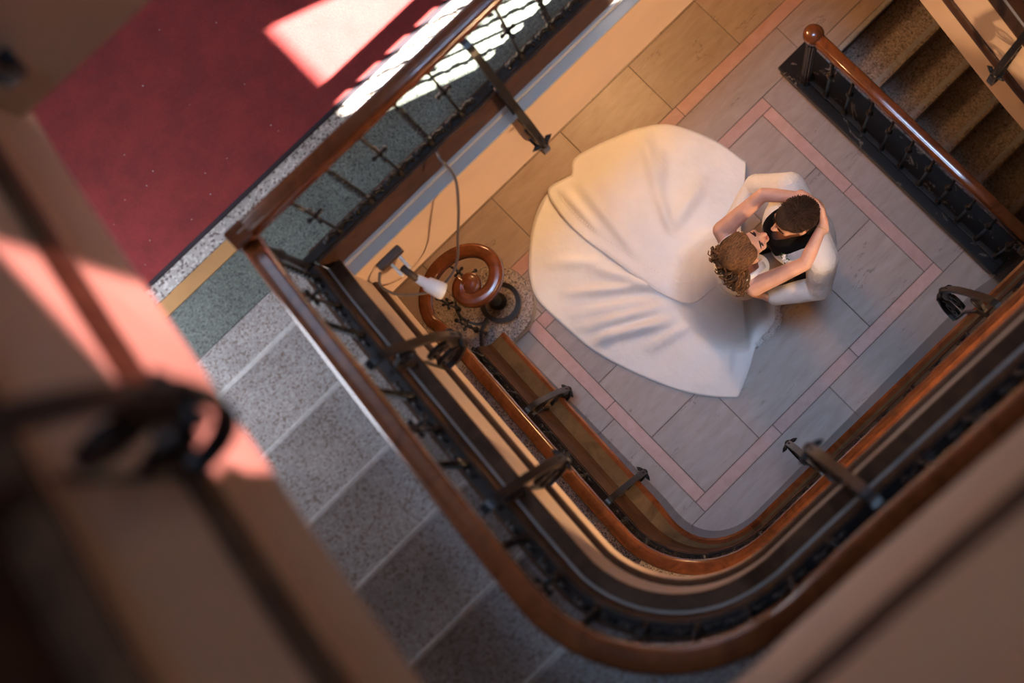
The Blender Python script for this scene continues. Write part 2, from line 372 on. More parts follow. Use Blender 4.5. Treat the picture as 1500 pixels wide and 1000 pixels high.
# ground floor: grout bed plus separate stone tiles
fl = empty('floor', (1.0, 1.0, 0), kind='structure')
bm = bmesh.new(); box(bm, XL, 2.275, YF, YB, -0.2, -0.004); box(bm, 2.275, XR, 1.31, YB, -0.2, -0.004); obj('grout_bed', bm, 'grout', fl)
def tile(x0, x1, y0, y1, mat='travertine', name='tile'):
    g = 0.0021
    w_, h_ = x1 - x0 - 2 * g, y1 - y0 - 2 * g
    bm = bbox(-w_ / 2, w_ / 2, -h_ / 2, h_ / 2, -0.02, 0, bev=0.0012)
    o = obj(name, bm, mat); o.parent = fl
    o.location = Vector(((x0 + x1) / 2, (y0 + y1) / 2, random.uniform(-.0006, .0006))) - fl.location
def row(xs, y0, y1, mat='travertine', name='tile'):
    for a, b_ in zip(xs, xs[1:]): tile(a, b_, y0, y1, mat, name)
def colm(ys, x0, x1, mat='travertine', name='tile'):
    for a, b_ in zip(ys, ys[1:]): tile(x0, x1, a, b_, mat, name)
FX, FY, BW_ = 1.898, 1.434, 0.0755
row([0.0, 0.606, 1.214, FX], -0.003, BW_ - .003, 'pink_marble', 'pink_tile')
row([BW_, 0.72, 1.30, FX], FY - BW_, FY, 'pink_marble', 'pink_tile')
colm([BW_ - .003, 0.789, FY], 0.0, BW_, 'pink_marble', 'pink_tile')
colm([BW_ - .003, 0.711, FY - BW_], FX - BW_, FX, 'pink_marble', 'pink_tile')
row([BW_, 0.5, 1.382, FX - BW_], BW_ - .003, 0.4985); row([BW_, 0.94, FX - BW_], 0.4985, 0.925); row([BW_, 0.5, 1.382, FX - BW_], 0.925, FY - BW_)
row([-0.45, 0.98, 2.09], -0.26, -0.003)
colm([-0.003, 0.72, FY], -0.32, 0.0); colm([-0.003, FY], FX, 2.09)
row([-1.4, -0.65, 0.122, 1.1, 2.251, 3.0, 3.6], FY, 1.671); row([-1.4, -0.3, 0.42, 1.505, 2.6, 3.6], 1.671, 1.7505, 'pink_marble', 'pink_tile')
row([-1.27, -0.72, -0.17, 0.38, 0.93, 1.482, 2.03, 2.58, 3.13, 3.6], 1.7505, 2.121)
row([2.29, 2.95, 3.6], 1.336, FY); row([-1.0, -0.45, 0.1, 0.65, 1.2, 1.755, 2.3, 2.85, 3.4], 2.121, 2.49); row([-1.27, -0.72, -0.17, 0.38, 0.93, 1.482, 2.03, 2.58, 3.13], 2.49, 2.86)
row([-1.0, -0.45, 0.1, 0.65, 1.2, 1.755, 2.3, 2.85, 3.4], 2.86, 3.23)

# landings -------------------------------------------------------------
FA = 0.07             # fascia stands this far into the well from the rail line
RX0, RX1, RY0, RY1, RR = -0.25, 2.40, -0.245, 1.60, 0.45     # rail line of the well, corner radius
def landing(z, detail):
    e = empty('floor', (1.0, 2.8, z), kind='structure')
    y0 = RY1 - 0.083
    obj('slab', bbox(XL, XR, y0 + .012, YB, z - 0.55, z - 0.012), 'cream_paint', e)
    obj('fascia', bbox(RX0 + FA, RX1 - FA, y0, y0 + .012, z - 0.57, z - .012, bev=.003), 'cream_paint', e)
    obj('ledge', bbox(RX0 + FA - .02, RX1 - FA + .02, y0 - .004, RY1 + .03, z - .014, z + 0.004, bev=.003), 'grey_paint', e)
    obj('foot_moulding', bbox(RX0 + FA, RX1 - FA, RY1 - .045, RY1 - .024, z + .002, z + .03, bev=.006), 'grey_paint', e)
    obj('kerb', bbox(RX0 + .03, RX1 - .03, RY1 - .03, RY1 + .03, z, z + .215, bev=.008), 'dark_wood', e)
    ys = [(1.505, 1.69, 'grey_terrazzo'), (1.69, 1.885, 'green_terrazzo'), (1.885, 1.945, 'tan_strip'), (1.945, 2.03, 'pale_terrazzo'), (2.03, YB, 'pale_terrazzo')]
    for a, b_, mt in ys:
        if b_ <= 1.70: obj('floor_strip', bbox(XL, RX0 - .03, a, b_ - .002, z - .012, z, bev=.002), mt, e); continue
        if a < 1.8:
            obj('floor_strip', bbox(XL, RX0 - .03, a, b_ - .002, z - .012, z, bev=.002), mt, e)
            obj('floor_strip', bbox(RX0 - .03, XR, RY1 + .03, b_ - .002, z - .012, z, bev=.002), mt, e); continue
        obj('floor_strip', bbox(XL, XR, a, b_ - .002, z - .012, z, bev=.002), mt, e)
    return e
landing(H, True); landing(2 * H, False)
for i, (z, lab) in enumerate(((H, 'red carpet on the landing with a sunlit patch'), (2 * H, 'red carpet on the topmost landing, out of the sun'))):
    e = empty('carpet', (1.0, 3.0, z), lab, 'carpet')
    bm = bmesh.new(); N = 40
    obj('pile', bbox(XL + .05, XR - .6, 2.022, YB - .1, z, z + .010, bev=.003), 'red_carpet', e)
    obj('binding', bbox(XL + .05, XR - .6, 2.008, 2.024, z, z + .011, bev=.003), 'carpet_edge', e)
    if i == 0:
        bm = bmesh.new()
        for k in range(30):
            ellipsoid(bm, (random.uniform(-.75, .35), random.uniform(2.08, 3.0), z + .012), (random.uniform(.0012, .0028), random.uniform(.0012, .0028), .0015), sub=1)
        obj('lint', bm, 'lint', e, kind='stuff')

# stair flights ----------------------------------------------------------
def well_path(zl, zarc, zbot, zend, ystart):
    """samples (x, y, inward normal, tangent, z) along the rail line; zl(y) gives the left run"""
    S = []
    n_ = 14
    for k in range(n_ + 1):
        y = ystart + (RY0 + RR - ystart) * k / n_; S.append((RX0, y, 1, 0, 0, -1, zl(y)))
    z1 = S[-1][-1]
    for k in range(1, 15):
        a = PI + (PI / 2) * k / 14
        S.append((RX0 + RR + RR * math.cos(a), RY0 + RR + RR * math.sin(a), -math.cos(a), -math.sin(a), -math.sin(a), math.cos(a), z1 + (zarc - z1) * k / 14))
    for k in range(1, 11):
        x = RX0 + RR + (RX1 - RX0 - 2 * RR) * k / 10; S.append((x, RY0, 0, 1, 1, 0, zarc + (zbot - zarc) * k / 10))
    zr = zend - 0.526 * (1.5 - (RY0 + RR))
    for k in range(1, 15):
        a = -PI / 2 + (PI / 2) * k / 14
        S.append((RX1 - RR + RR * math.cos(a), RY0 + RR + RR * math.sin(a), -math.cos(a), -math.sin(a), -math.sin(a), math.cos(a), zbot + (zr - zbot) * k / 14))
    for k in range(1, 11):
        y = RY0 + RR + (1.55 - RY0 - RR) * k / 10; S.append((RX1, y, -1, 0, 0, 1, min(zend, zend - 0.526 * (1.5 - y))))
    # ease the kinks of the pitch line
    for it in range(3):
        zz = [s[-1] for s in S]
        S = [S[0]] + [s[:-1] + ((zz[i - 1] + 2 * zz[i] + zz[i + 1]) / 4,) for i, s in enumerate(S) if 0 < i < len(S) - 1] + [S[-1]]
    return S
def sweep(bm, S, prof):
    loft(bm, [[(x + nx * o, y + ny * o, z + dz) for o, dz in prof] for x, y, nx, ny, tx, ty, z in S])
def at_len(S, d):
    acc = 0
    for a, b_ in zip(S, S[1:]):
        L = math.hypot(b_[0] - a[0], b_[1] - a[1])
        if acc + L >= d:
            t = (d - acc) / L; return tuple(p + (q - p) * t for p, q in zip(a, b_))
        acc += L
    return None
def nearest(S, x, y): return min(S, key=lambda s: (s[0] - x) ** 2 + (s[1] - y) ** 2)
def interp_at(S, x=None, y=None, side='left'):
    for a, b_ in zip(S, S[1:]):
        if y is not None and ((side == 'left' and a[2] > .99 and b_[2] > .99) or (side == 'right' and a[2] < -.99 and b_[2] < -.99)) and min(a[1], b_[1]) <= y <= max(a[1], b_[1]):
            t = (y - a[1]) / (b_[1] - a[1]); return tuple(p + (q - p) * t for p, q in zip(a, b_))
        if x is not None and a[3] > .99 and b_[3] > .99 and a[0] <= x <= b_[0]:
            t = (x - a[0]) / (b_[0] - a[0]); return tuple(p + (q - p) * t for p, q in zip(a, b_))
S2 = well_path(lambda y: .15 + .526 * (1.505 - y) if y < 1.5 else .05 + (1.6 - y), 0.98, 2.26, H, 1.57)
S1 = well_path(lambda y: .15 + .526 * (1.83 - y), 1.18, 2.26, H, 1.47)
def lift(S, dz): return [s[:-1] + (s[-1] + dz,) for s in S]

STEPME = {}
def step(parent, x0, x1, y0, y1, z, axis, sgn, tread, nose, thick=.17, name='step'):
    o = obj(name, bbox(x0, x1, y0, y1, z - thick, z, bev=.006), tread, parent)
    if nose:
        nw = .018
        if axis == 'y': q = (x0, x1, y1 - nw, y1 + .003) if sgn < 0 else (x0, x1, y0 - .003, y0 + nw)
        else: q = (x0 - .003, x0 + nw, y0, y1)
        obj('nosing', bbox(*q, z - .03, z + .0012, bev=.004), 'pale_nosing' if tread == 'grey_terrazzo' else 'nosing_stone', o)
def flight(name, z0, S, label, tread, first, nosed, right=True):
    e = empty(name, (RX0 - .5, 1.6, z0), label, 'staircase')
    ys = first + [0.06]
    nst = len(ys)
    for k, y in enumerate(ys[:-1]):
        z = z0 + RIS * (k + 1)
        step(e, XL + .005, RX0 - .03, ys[k + 1] - .03, y, z, 'y', -1, tread, nosed)
    z = z0 + RIS * nst
    bm = bmesh.new()
    # quarter landing with a rounded inner corner
    poly = [(XL + .005, 0.06), (RX0 - .03, 0.06)]
    for k in range(9):
        a = PI + (PI / 2) * k / 8; poly.append((RX0 + RR + (RR + .03) * math.cos(a), RY0 + RR + (RR + .03) * math.sin(a)))
    poly += [(0.2, YF + .005), (XL + .005, YF + .005)]
    loft(bm, [[(x, y, z - .17) for x, y in poly], [(x, y, z) for x, y in poly]])
    q = obj('quarter_landing', bm, tread, e)
    if nosed: obj('nosing', bbox(XL + .005, RX0 - .03, .042, .063, z - .03, z + .0012, bev=.004), 'pale_nosing', q)
    k = nst; nb = 14 - nst
    for i in range(nb):
        k += 1; x = 0.2 + 1.75 * i / nb
        step(e, x, x + 1.75 / nb + .03, YF + .005, RY0 - .03, z0 + RIS * k, 'x', 1, tread, nosed)
    if not right: return e, lift(S, z0)[:39]
    zq = z0 + RIS * 14
    bm = bmesh.new(); poly = [(1.95, YF + .005), (XR - .005, YF + .005), (XR - .005, 0.1), (RX1 + .03, 0.1)]
    for j in range(9):
        a = -PI / 2 * j / 8; poly.append((RX1 - RR + (RR + .03) * math.cos(a), RY0 + RR + (RR + .03) * math.sin(a)))
    loft(bm, [[(x, y, zq - .17) for x, y in poly], [(x, y, zq) for x, y in poly]]); obj('quarter_landing', bm, tread, e)
    if right:
        for i in range(5):
            y = 0.1 + .285 * i; step(e, RX1 + .03, XR - .005, y, y + .31, z0 + RIS * (15 + i), 'y', 1, tread, nosed)
    # string: fascia with a wooden moulding, ledge, kerb
    return e, lift(S, z0)
def string_parts(e, SS, drop=0.0, mdrop=None, foot=True):
    mdrop = drop if mdrop is None else mdrop
    def sweepd(bm, prof):       # the string grows deeper by `drop` once it has turned the corner
        loft(bm, [[(s[0] + s[2] * o, s[1] + s[3] * o, s[6] + dz + q * max(0.0, min(1.0, 1 - s[2]))) for o, dz, q in prof] for s in SS])
    bm = bmesh.new(); sweepd(bm, [(FA, -.76, drop), (FA, -.004, 0), (-.03, -.004, 0), (-.03, -.76, drop)]); obj('fascia', bm, 'cream_paint', e, smooth=False)
    bm = bmesh.new(); sweepd(bm, [(FA - .005, -.48, mdrop), (FA + .012, -.47, mdrop), (FA + .018, -.43, mdrop), (FA + .012, -.39, mdrop), (FA - .005, -.38, mdrop)]); obj('moulding', bm, 'dark_wood', e, smooth=True)
    bm = bmesh.new(); sweep(bm, SS, [(FA + .006, -.016), (FA + .010, -.004), (FA + .006, .006), (.01, .008), (.01, -.016)]); obj('string_cap', bm, 'dark_wood', e)
    bm = bmesh.new(); sweep(bm, SS, [(.024, .004), (.034, .006), (.032, .014), (.024, .018)]); obj('foot_moulding', bm, 'dull_paint' if foot else 'dark_wood', e)
    bm = bmesh.new(); sweep(bm, SS, [(.026, .0), (.026, .16), (-.03, .16), (-.03, -.2), (.0, -.2)]); obj('kerb', bm, 'dark_wood', e)
nos2 = [1.505, 1.205, 0.907, 0.631, 0.338]
e2, SS2 = flight('staircase', H, S2, 'upper flight of grey terrazzo steps rising from the red carpeted landing', 'grey_terrazzo', nos2, True); string_parts(e2, SS2, .12)
e3, SS3 = flight('staircase', 2 * H, S2, 'topmost flight with blurred cream string and a pink sunlit patch on it', 'grey_terrazzo', nos2, True, False); string_parts(e3, SS3, -.60, -.36, False)

# ground flight: its string is a wall down to the floor, faced in black marble with a wooden cap
nos1 = [1.51, 1.225, 0.94, 0.655, 0.37]
e1 = empty('staircase', (-0.4, 1.65, 0), 'ground flight of brown terrazzo steps with rounded bottom step and black marble wall', 'staircase')
poly = []
for k in range(33):
    a = math.radians(-90 + 180 * k / 32 * 1.0); poly.append((-0.03 + .225 * math.cos(a), 1.635 + .225 * math.sin(a)))
poly += [(XL + .005, 1.86), (XL + .005, 1.41)]
bm = bmesh.new()
def inset(pl, g): 
    c = (-0.03, 1.635)
    return [(x + (x - c[0]) / max(1e-6, math.hypot(x - c[0], y - c[1])) * g if x > -.2 else x, y + (y - c[1]) / max(1e-6, math.hypot(x - c[0], y - c[1])) * g if x > -.2 else y + (g if y > 1.6 else -g)) for x, y in pl]
loft(bm, [[(x, y, z) for x, y in inset(poly, g)] for g, z in ((-.012, 0.001), (-.012, .10), (0.0, .112), (0.0, .142), (-.006, .15))])
cs = obj('curtail_step', bm, 'brown_terrazzo', e1)
bm = bmesh.new(); loft(bm, [[(x, y, z) for x, y in inset(poly, g)] for g, z in ((-.013, 0.0), (-.008, .0), (-.008, .035), (-.013, .04))]); obj('step_base', bm, 'grey_paint', cs)
z1 = [1.51, 1.225, 0.94, 0.655, 0.37, 0.06]
for k in range(5):
    step(e1, XL + .005, RX0 + .02, z1[k + 1] - .03, z1[k], RIS * (k + 2), 'y', -1, 'brown_terrazzo', True, thick=RIS * (k + 2) - .002)
poly = [(XL + .005, 0.06), (RX0 + .02, 0.06)]
for k in range(9):
    a = PI + (PI / 2) * k / 8; poly.append((RX0 + RR + (RR - .02) * math.cos(a), RY0 + RR + (RR - .02) * math.sin(a)))
poly += [(0.2, YF + .005), (XL + .005, YF + .005)]
bm = bmesh.new(); loft(bm, [[(x, y, RIS * 7 - .17) for x, y in poly], [(x, y, RIS * 7) for x, y in poly]]); obj('quarter_landing', bm, 'brown_terrazzo', e1)
for i in range(7):
    x = 0.2 + .25 * i; step(e1, x, x + .28, YF + .005, RY0 + .02, RIS * (8 + i), 'x', 1, 'brown_terrazzo', True)
poly = [(1.95, YF + .005), (XR - .005, YF + .005), (XR - .005, 0.1), (RX1 + .03, 0.1)]
for j in range(9):
    a = -PI / 2 * j / 8; poly.append((RX1 - RR + (RR + .03) * math.cos(a), RY0 + RR + (RR + .03) * math.sin(a)))
bm = bmesh.new(); loft(bm, [[(x, y, RIS * 14 - .17) for x, y in poly], [(x, y, RIS * 14) for x, y in poly]]); obj('quarter_landing', bm, 'brown_terrazzo', e1)
for i in range(5):
    y = 0.1 + .285 * i; step(e1, RX1 + .03, XR - .005, y, y + .31, RIS * (15 + i), 'y', 1, 'brown_terrazzo', True)
# string wall of the first two runs
NW = next(i for i, s in enumerate(S1) if s[0] > 1.9)
SA, SB = S1[:NW + 1], S1[NW:]
def fo(s):      # the face offset eases from the left run to the back run
    x, y, nx, ny = s[:4]
    t = max(0.0, min(1.0, ny)); t = t * t * (3 - 2 * t)
    return 0.145 * (1 - t) + 0.045 * t
def sweep1(bm, S, prof): loft(bm, [[(s[0] + s[2] * f(fo(s)), s[1] + s[3] * f(fo(s)), (zz if ab else s[6] + zz)) for f, zz, ab in prof] for s in S])
bm = bmesh.new(); sweep1(bm, SA, [(lambda o: o, .002, True), (lambda o: o, -.13, False), (lambda o: -.03, -.13, False), (lambda o: -.03, .002, True)]); obj('string_wall', bm, 'black_marble', e1)
bm = bmesh.new(); sweep1(bm, SA, [(lambda o: o - .004, -.135, False), (lambda o: o + .012, -.125, False), (lambda o: o + .016, -.105, False), (lambda o: o + .006, -.09, False), (lambda o: o - .012, -.088, False), (lambda o: o - .012, -.135, False)]); obj('cap_edge', bm, 'red_wood', e1, smooth=False)
bm = bmesh.new(); sweep1(bm, SA, [(lambda o: o - .012, -.132, False), (lambda o: o - .012, -.092, False), (lambda o: .02, -.09, False), (lambda o: .02, -.132, False)]); obj('string_cap', bm, 'ochre_wood', e1)
bm = bmesh.new(); sweep1(bm, SA, [(lambda o: .02 + max(0, o - .045) * .45, -.085, False), (lambda o: .02 + max(0, o - .045) * .25, -.03, False), (lambda o: .022, .14, False), (lambda o: -.032, .14, False), (lambda o: -.032, -.2, False)]); obj('kerb', bm, 'dark_wood', e1)
string_parts(e1, SB)

# railings ------------------------------------------------------------------
def rail_profile(w_=.033, h_=.03):
    return [(-w_ * .75, -h_), (-w_, -h_ * .5), (-w_ * .8, -h_ * .1), (-w_, h_ * .2), (-w_ * .85, h_ * .75), (-w_ * .45, h_ * 1.05), (-w_ * .22, h_ * .92), (0, h_ * 1.15), (w_ * .22, h_ * .92), (w_ * .45, h_ * 1.05), (w_ * .85, h_ * .75), (w_, h_ * .2), (w_ * .8, -h_ * .1), (w_, -h_ * .5), (w_ * .75, -h_)]
def baluster_mesh(kind, h):
    bm = bmesh.new()
    if kind == 'plain':
        tube(bm, [(0, 0, 0), (0, 0, h)], .0062, 6)
        zc = h * .52
        for a in (0, PI / 2):
            d = Vector((math.cos(a), math.sin(a), 0))
            rings = [[Vector((0, 0, zc)) + d * t + Vector((-d.y, d.x, 0)) * r * math.cos(q) + Vector((0, 0, 1)) * r * math.sin(q) for q in [k * PI / 3 for k in range(6)]] for t, r in ((-.034, .003), (-.026, .010), (-.012, .006), (.012, .006), (.026, .010), (.034, .003))]
            loft(bm, rings)
        ellipsoid(bm, (0, 0, zc), (.013, .013, .018), sub=2)
    else:
        tube(bm, [(0, 0, 0), (0, 0, h)], .0055, 6)
        tube(bm, [(0.0085 * math.cos(t), .0085 * math.sin(t), h * (.12 + .76 * t / 60)) for t in [k * .5 for k in range(121)]], .0042, 5)
    lathe(bm, [(.017, 0), (.017, .012), (.010, .02), (.012, .028), (.006, .036)], seg=10)
    lathe(bm, [(.006, h - .03), (.012, h - .02), (.012, h)], seg=8)
    # scroll foot lying along the rail (local y)
    for s in (-1, 1):
        tube(bm, [(0, s * (.012 + .045 * k / 10), .010 + .03 * math.sin(PI * k / 10)) for k in range(11)], .006, 5)
        ellipsoid(bm, (0, s * .058, .012), (.012, .010, .012), sub=2)
    return mesh_of('baluster', bm, 'iron', True)
HB = .56
BAL = {'plain': baluster_mesh('plain', HB), 'twist': baluster_mesh('twist', HB)}
def bracket_parts(parent, x, y, zbase, ang, top=.46):
    """scrolled iron bracket bulging into the well: outer bow, inner scrolls, rosette; plane is local x-z"""
    pts = catmull([(0, 0, top), (.06, 0, top - .02), (.125, 0, .26), (.18, 0, .06), (.205, 0, -.14), (.19, 0, -.30), (.135, 0, -.40), (FA, 0, -.41)], 7)
    bm = bmesh.new(); bar(bm, pts, .028, .016, (0, 1, 0)); ob = mesh_of('bow', bm, 'iron', False)
    bm = bmesh.new()
    for c, s, r0 in (((.075, .20), 1, .055), ((.135, -.08), -1, .055), ((.12, -.28), 1, .05)):
        sp = []
        for q in range(30):
            a = q * .36; r = r0 * (1 - q / 36); sp.append((c[0] + r * math.cos(a), 0, c[1] + s * r * math.sin(a)))
        bar(bm, sp, .016, .011, (0, 1, 0))
    bar(bm, [(.0, 0, .18), (.05, 0, .06), (.075, 0, -.12), (.07, 0, -.30), (FA, 0, -.40)], .014, .010, (0, 1, 0))
    osc = mesh_of('scroll', bm, 'iron', False)
    bm = bmesh.new()
    for zc, xo in ((-.14, .207),):
        for s in (-1, 1):
            tube(bm, [(xo, s * .008, zc), (xo - .008, s * .03, zc + .012), (xo - .012, s * .046, zc - .006)], [.009, .011, .003], 6)
        ellipsoid(bm, (xo, 0, zc), (.016, .018, .024), sub=2)
    ellipsoid(bm, (.185, 0, -.13), (.03, .011, .12), Matrix.Rotation(.1, 3, 'Y'), sub=2)
    oro = mesh_of('rosette', bm, 'iron', True)
    b_ = inst('bracket', ob, parent, (x, y, zbase), ang)
    for nme, me in (('scroll', osc), ('rosette', oro)):
        o = bpy.data.objects.new(nme, me); COL.objects.link(o); o.parent = b_
def railing(e, SS, brackets, spacing=.145, start=.06, rail=True, topz=.75, base=.16):
    if rail:
        bm = bmesh.new(); sweep(bm, SS, [(o, dz + topz) for o, dz in rail_profile()]); obj('handrail', bm, 'red_wood', e, smooth=True)
    bm = bmesh.new(); sweep(bm, SS, [(.016, base), (.016, base + .014), (-.016, base + .014), (-.016, base)]); obj('base_rail', bm, 'iron', e)
    bm = bmesh.new(); sweep(bm, SS, [(.012, topz - .044), (.012, topz - .03), (-.012, topz - .03), (-.012, topz - .044)]); obj('top_bar', bm, 'iron', e)
    d = start; k = 0
    while True:
        s = at_len(SS, d)
        if s is None: break
        if not any((s[0] - b_[0]) ** 2 + (s[1] - b_[1]) ** 2 < .05 ** 2 for b_ in brackets):
            inst('baluster', BAL['plain' if k % 2 else 'twist'], e, (s[0], s[1], s[6] + base + .012), math.atan2(s[5], s[4]) - PI / 2)
        d += spacing; k += 1
    for b_ in brackets:
        bracket_parts(e, b_[0], b_[1], b_[6], math.atan2(b_[3], b_[2]))
r2 = empty('stair_railing', (RX0, 1.5, H), 'wooden handrail on iron balusters along the upper grey flight', 'railing')
railing(r2, SS2, [interp_at(SS2, y=1.04), interp_at(SS2, y=.465), interp_at(SS2, x=.50), interp_at(SS2, x=1.45), interp_at(SS2, y=.44, side='right')])
r3 = empty('stair_railing', (RX0, 1.5, 2 * H), 'strongly blurred dark iron railing of the topmost flight, scroll bracket over sunlit string', 'railing')
railing(r3, SS3, [interp_at(SS3, y=.57), interp_at(SS3, x=.9)])
# ground flight railing: wooden rail ending in a volute over an iron newel
r1 = empty('stair_railing', (0.0, 1.63, 0.15), 'polished wooden handrail of the ground flight ending in a spiral volute', 'railing')
VC = Vector((0.0, 1.63))
vol = []
zr0 = S1[0][6] + .75
for k in range(56):                              # spiral from the centre outwards
    t = k / 55; a = math.radians(-250 + 430 * (1 - t) * 0 + 430 * t); 
    r = .045 + .225 * (t ** 1.25)
    vol.append((a, r))
def vpt(k):
    a, r = vol[k]; return Vector((VC.x + r * math.cos(a), VC.y + r * math.sin(a) * .82))
bm = bmesh.new()
path = [vpt(k) for k in range(56)]
end = path[-1]
zv = [1.0] * 56
lead = [Vector((RX0 + (end.x - RX0) * (1 - q) ** 2, end.y + (1.47 - end.y) * q)) for q in (0.25, .5, .75)]
P3 = [Vector((p.x, p.y, 0.985 + .0 * k)) for k, p in enumerate(path)] + [Vector((p.x, p.y, 0.985 + (zr0 - .985) * q)) for p, q in zip(lead, (.12, .4, .72))]
rings = []
prof = rail_profile()
pts2 = [Vector((p.x, p.y)) for p in P3] + [Vector((s[0], s[1])) for s in S1[:3]]
P3 += [Vector((s[0], s[1], s[6] + .75)) for s in S1[:3]]
for i in range(len(P3) - 2):
    t = (pts2[i + 1] - pts2[max(0, i - 1)]).normalized(); nn = Vector((-t.y, t.x))
    vk = 1.28 - .28 * i / (len(P3) - 3); rings.append([(P3[i].x + nn.x * o * vk, P3[i].y + nn.y * o * vk, P3[i].z + dz * vk) for o, dz in prof])
s0 = S1[0]; rings.append([(s0[0] + o, s0[1], s0[6] + .75 + dz) for o, dz in prof])
loft(bm, rings); obj('volute', bm, 'red_wood', r1, smooth=True)
bm = bmesh.new(); lathe(bm, [(.03, -.045), (.05, -.03), (.058, 0), (.056, .02), (.05, .034), (.042, .03), (.036, .038), (.012, .04)], (VC.x, VC.y, .985), 24); obj('volute_button', bm, 'red_wood', r1, smooth=True)
bm = bmesh.new(); sweep(bm, S1, [(o, dz + .75) for o, dz in rail_profile()]); obj('handrail', bm, 'red_wood', r1, smooth=True)
br1 = [interp_at(S1, y=.965), interp_at(S1, y=.36), interp_at(S1, x=.555), interp_at(S1, x=1.48), interp_at(S1, y=.44, side='right')]
railing(r1, S1, br1, rail=False, base=.14)
bm = bmesh.new()
lathe(bm, [(.05, .15), (.05, .17), (.032, .19), (.026, .22), (.034, .25), (.020, .29), (.018, .55), (.026, .58), (.018, .62), (.016, .90), (.03, .93), (.03, .945)], (VC.x, VC.y, 0), 16)
obj('newel_post', bm, 'iron', r1, smooth=True)
bm = bmesh.new()
bar(bm, [(VC.x + .01 + .10 * math.cos(a), VC.y - .035 + .10 * math.sin(a), .26) for a in [2 * PI * k / 36 for k in range(37)]], .05, .026, (0, 0, 1)); obj('ring', bm, 'iron', r1)
bm = bmesh.new(); bar(bm, catmull([(VC.x - .11, VC.y - .06, .24), (VC.x - .17, VC.y - .02, .24), (VC.x - .2, VC.y + .06, .26), (VC.x - .17, VC.y + .13, .3)], 8), .045, .014, (0, 0, 1)); bar(bm, catmull([(VC.x - .10, VC.y - .05, .3), (VC.x - .18, VC.y - .09, .3), (VC.x - .24, VC.y - .17, .33)], 8), .045, .014, (0, 0, 1)); obj('scroll', bm, 'iron', r1)
for a in (150, 205, 95):
    a = math.radians(a); q = (VC.x + .20 * math.cos(a), VC.y + .20 * math.sin(a) * .82)
    inst('baluster', BAL['plain'], r1, (q[0], q[1], .16 + .2), a)
# landing railings
def landing_rail(z, brx, label):
    e = empty('landing_railing', (1.0, RY1, z + .2), label, 'railing')
    Sl = [(x, RY1, 0, -1, 1, 0, z) for x in (RX0 + .0, .5, 1.2, 1.8, RX1)]
    bm = bmesh.new(); sweep(bm, Sl, [(o, dz + .87) for o, dz in rail_profile()]); obj('handrail', bm, 'red_wood', e, smooth=True)
    bm = bmesh.new(); box(bm, RX0, RX1, RY1 - .016, RY1 + .016, z + .215, z + .232); obj('base_rail', bm, 'iron', e)
    bm = bmesh.new(); box(bm, RX0, RX1, RY1 - .012, RY1 + .012, z + .826, z + .842); obj('top_bar', bm, 'iron', e)
    for k in range(18):
        x = -.085 + .1455 * k
        if x > RX1 - .04: break
        if abs(x - brx) < .05: continue
        inst('baluster', BAL['plain' if k % 2 == 0 else 'twist'], e, (x, RY1, z + .235), PI / 2)
    bracket_parts(e, brx, RY1, z + .06, -PI / 2, top=.72)
    bm = bmesh.new(); lathe(bm, [(.024, 0), (.024, .2), (.016, .23), (.014, .5), (.022, .53), (.014, .56), (.013, .78), (.02, .80), (.02, .84)], (RX0, RY1 - .02, z + .02), 12); obj('corner_post', bm, 'iron', e, smooth=True)
    bm = bmesh.new(); box(bm, RX0 - .036, RX0 + .034, RY1 - .04, RY1 + .034, z + .79, z + .902, bev=.012); obj('corner_block', bm, 'red_wood', e)
    return e
landing_rail(H, .6425, 'wooden handrail on iron balusters beside the sunlit red carpet')
landing_rail(2 * H, -.085 + .1455 * 0, 'wooden handrail on iron balusters of the topmost landing')

# basement stair and its guard ----------------------------------------------
kb = empty('marble_kerb', (2.165, .6, 0), 'long polished black marble kerb beside the stair going down', 'kerb')
obj('kerb_block', bbox(2.068, 2.272, -.2, 1.462, -.002, .10, bev=.006), 'black_marble', kb)
obj('kerb_slab', bbox(2.056, 2.284, -.21, 1.474, .10, .128, bev=.009), 'black_marble', kb)
bs = empty('basement_staircase', (2.9, 1.3, 0), 'speckled brown terrazzo steps going down behind the black marble kerb', 'staircase')
for k in range(9):
    y = 1.315 - .272 * k; z = -.16 * (k + 1) 
    o = obj('step', bbox(2.285, XR - .005, y - .272 - .03, y, z - .16, z, bev=.006), 'brown_terrazzo', bs)
    obj('nosing', bbox(2.285, XR - .005, y - .272 - .012, y - .272 + .022, z - .03, z + .002, bev=.008), 'nosing_stone', o)
obj('nosing', bbox(2.285, XR - .005, 1.302, 1.335, -.03, .003, bev=.008), 'nosing_stone', bs)
obj('side_wall', bbox(2.272, 2.284, -1.49, 1.30, -1.6, -.003), 'wall_paint', bs)
br = empty('guard_railing', (2.125, .6, .13), 'level dark wooden handrail with fluted iron post on the black marble kerb', 'railing')
Sb = [(2.125, y, -1, 0, 0, 1, .0) for y in (-.2, .3, .8, 1.31)]
bm = bmesh.new(); sweep(bm, Sb, [(o * 1.1, dz * 1.1 + .97) for o, dz in rail_profile()]); obj('handrail', bm, 'red_wood', br, smooth=True)
bm = bmesh.new(); lathe(bm, [(.02, -.055), (.05, -.04), (.056, -.01), (.054, .02), (.04, .04), (.015, .048)], (2.125, 1.315, .97), 24); obj('rail_knob', bm, 'red_wood', br, smooth=True)
bm = bmesh.new(); lathe(bm, [(.052, .128), (.052, .15), (.038, .17), (.044, .20), (.030, .23), (.030, .80), (.036, .83), (.03, .86), (.036, .90), (.034, .93)], (2.125, 1.315, 0), 24, flute=.16); obj('newel_post', bm, 'iron', br)
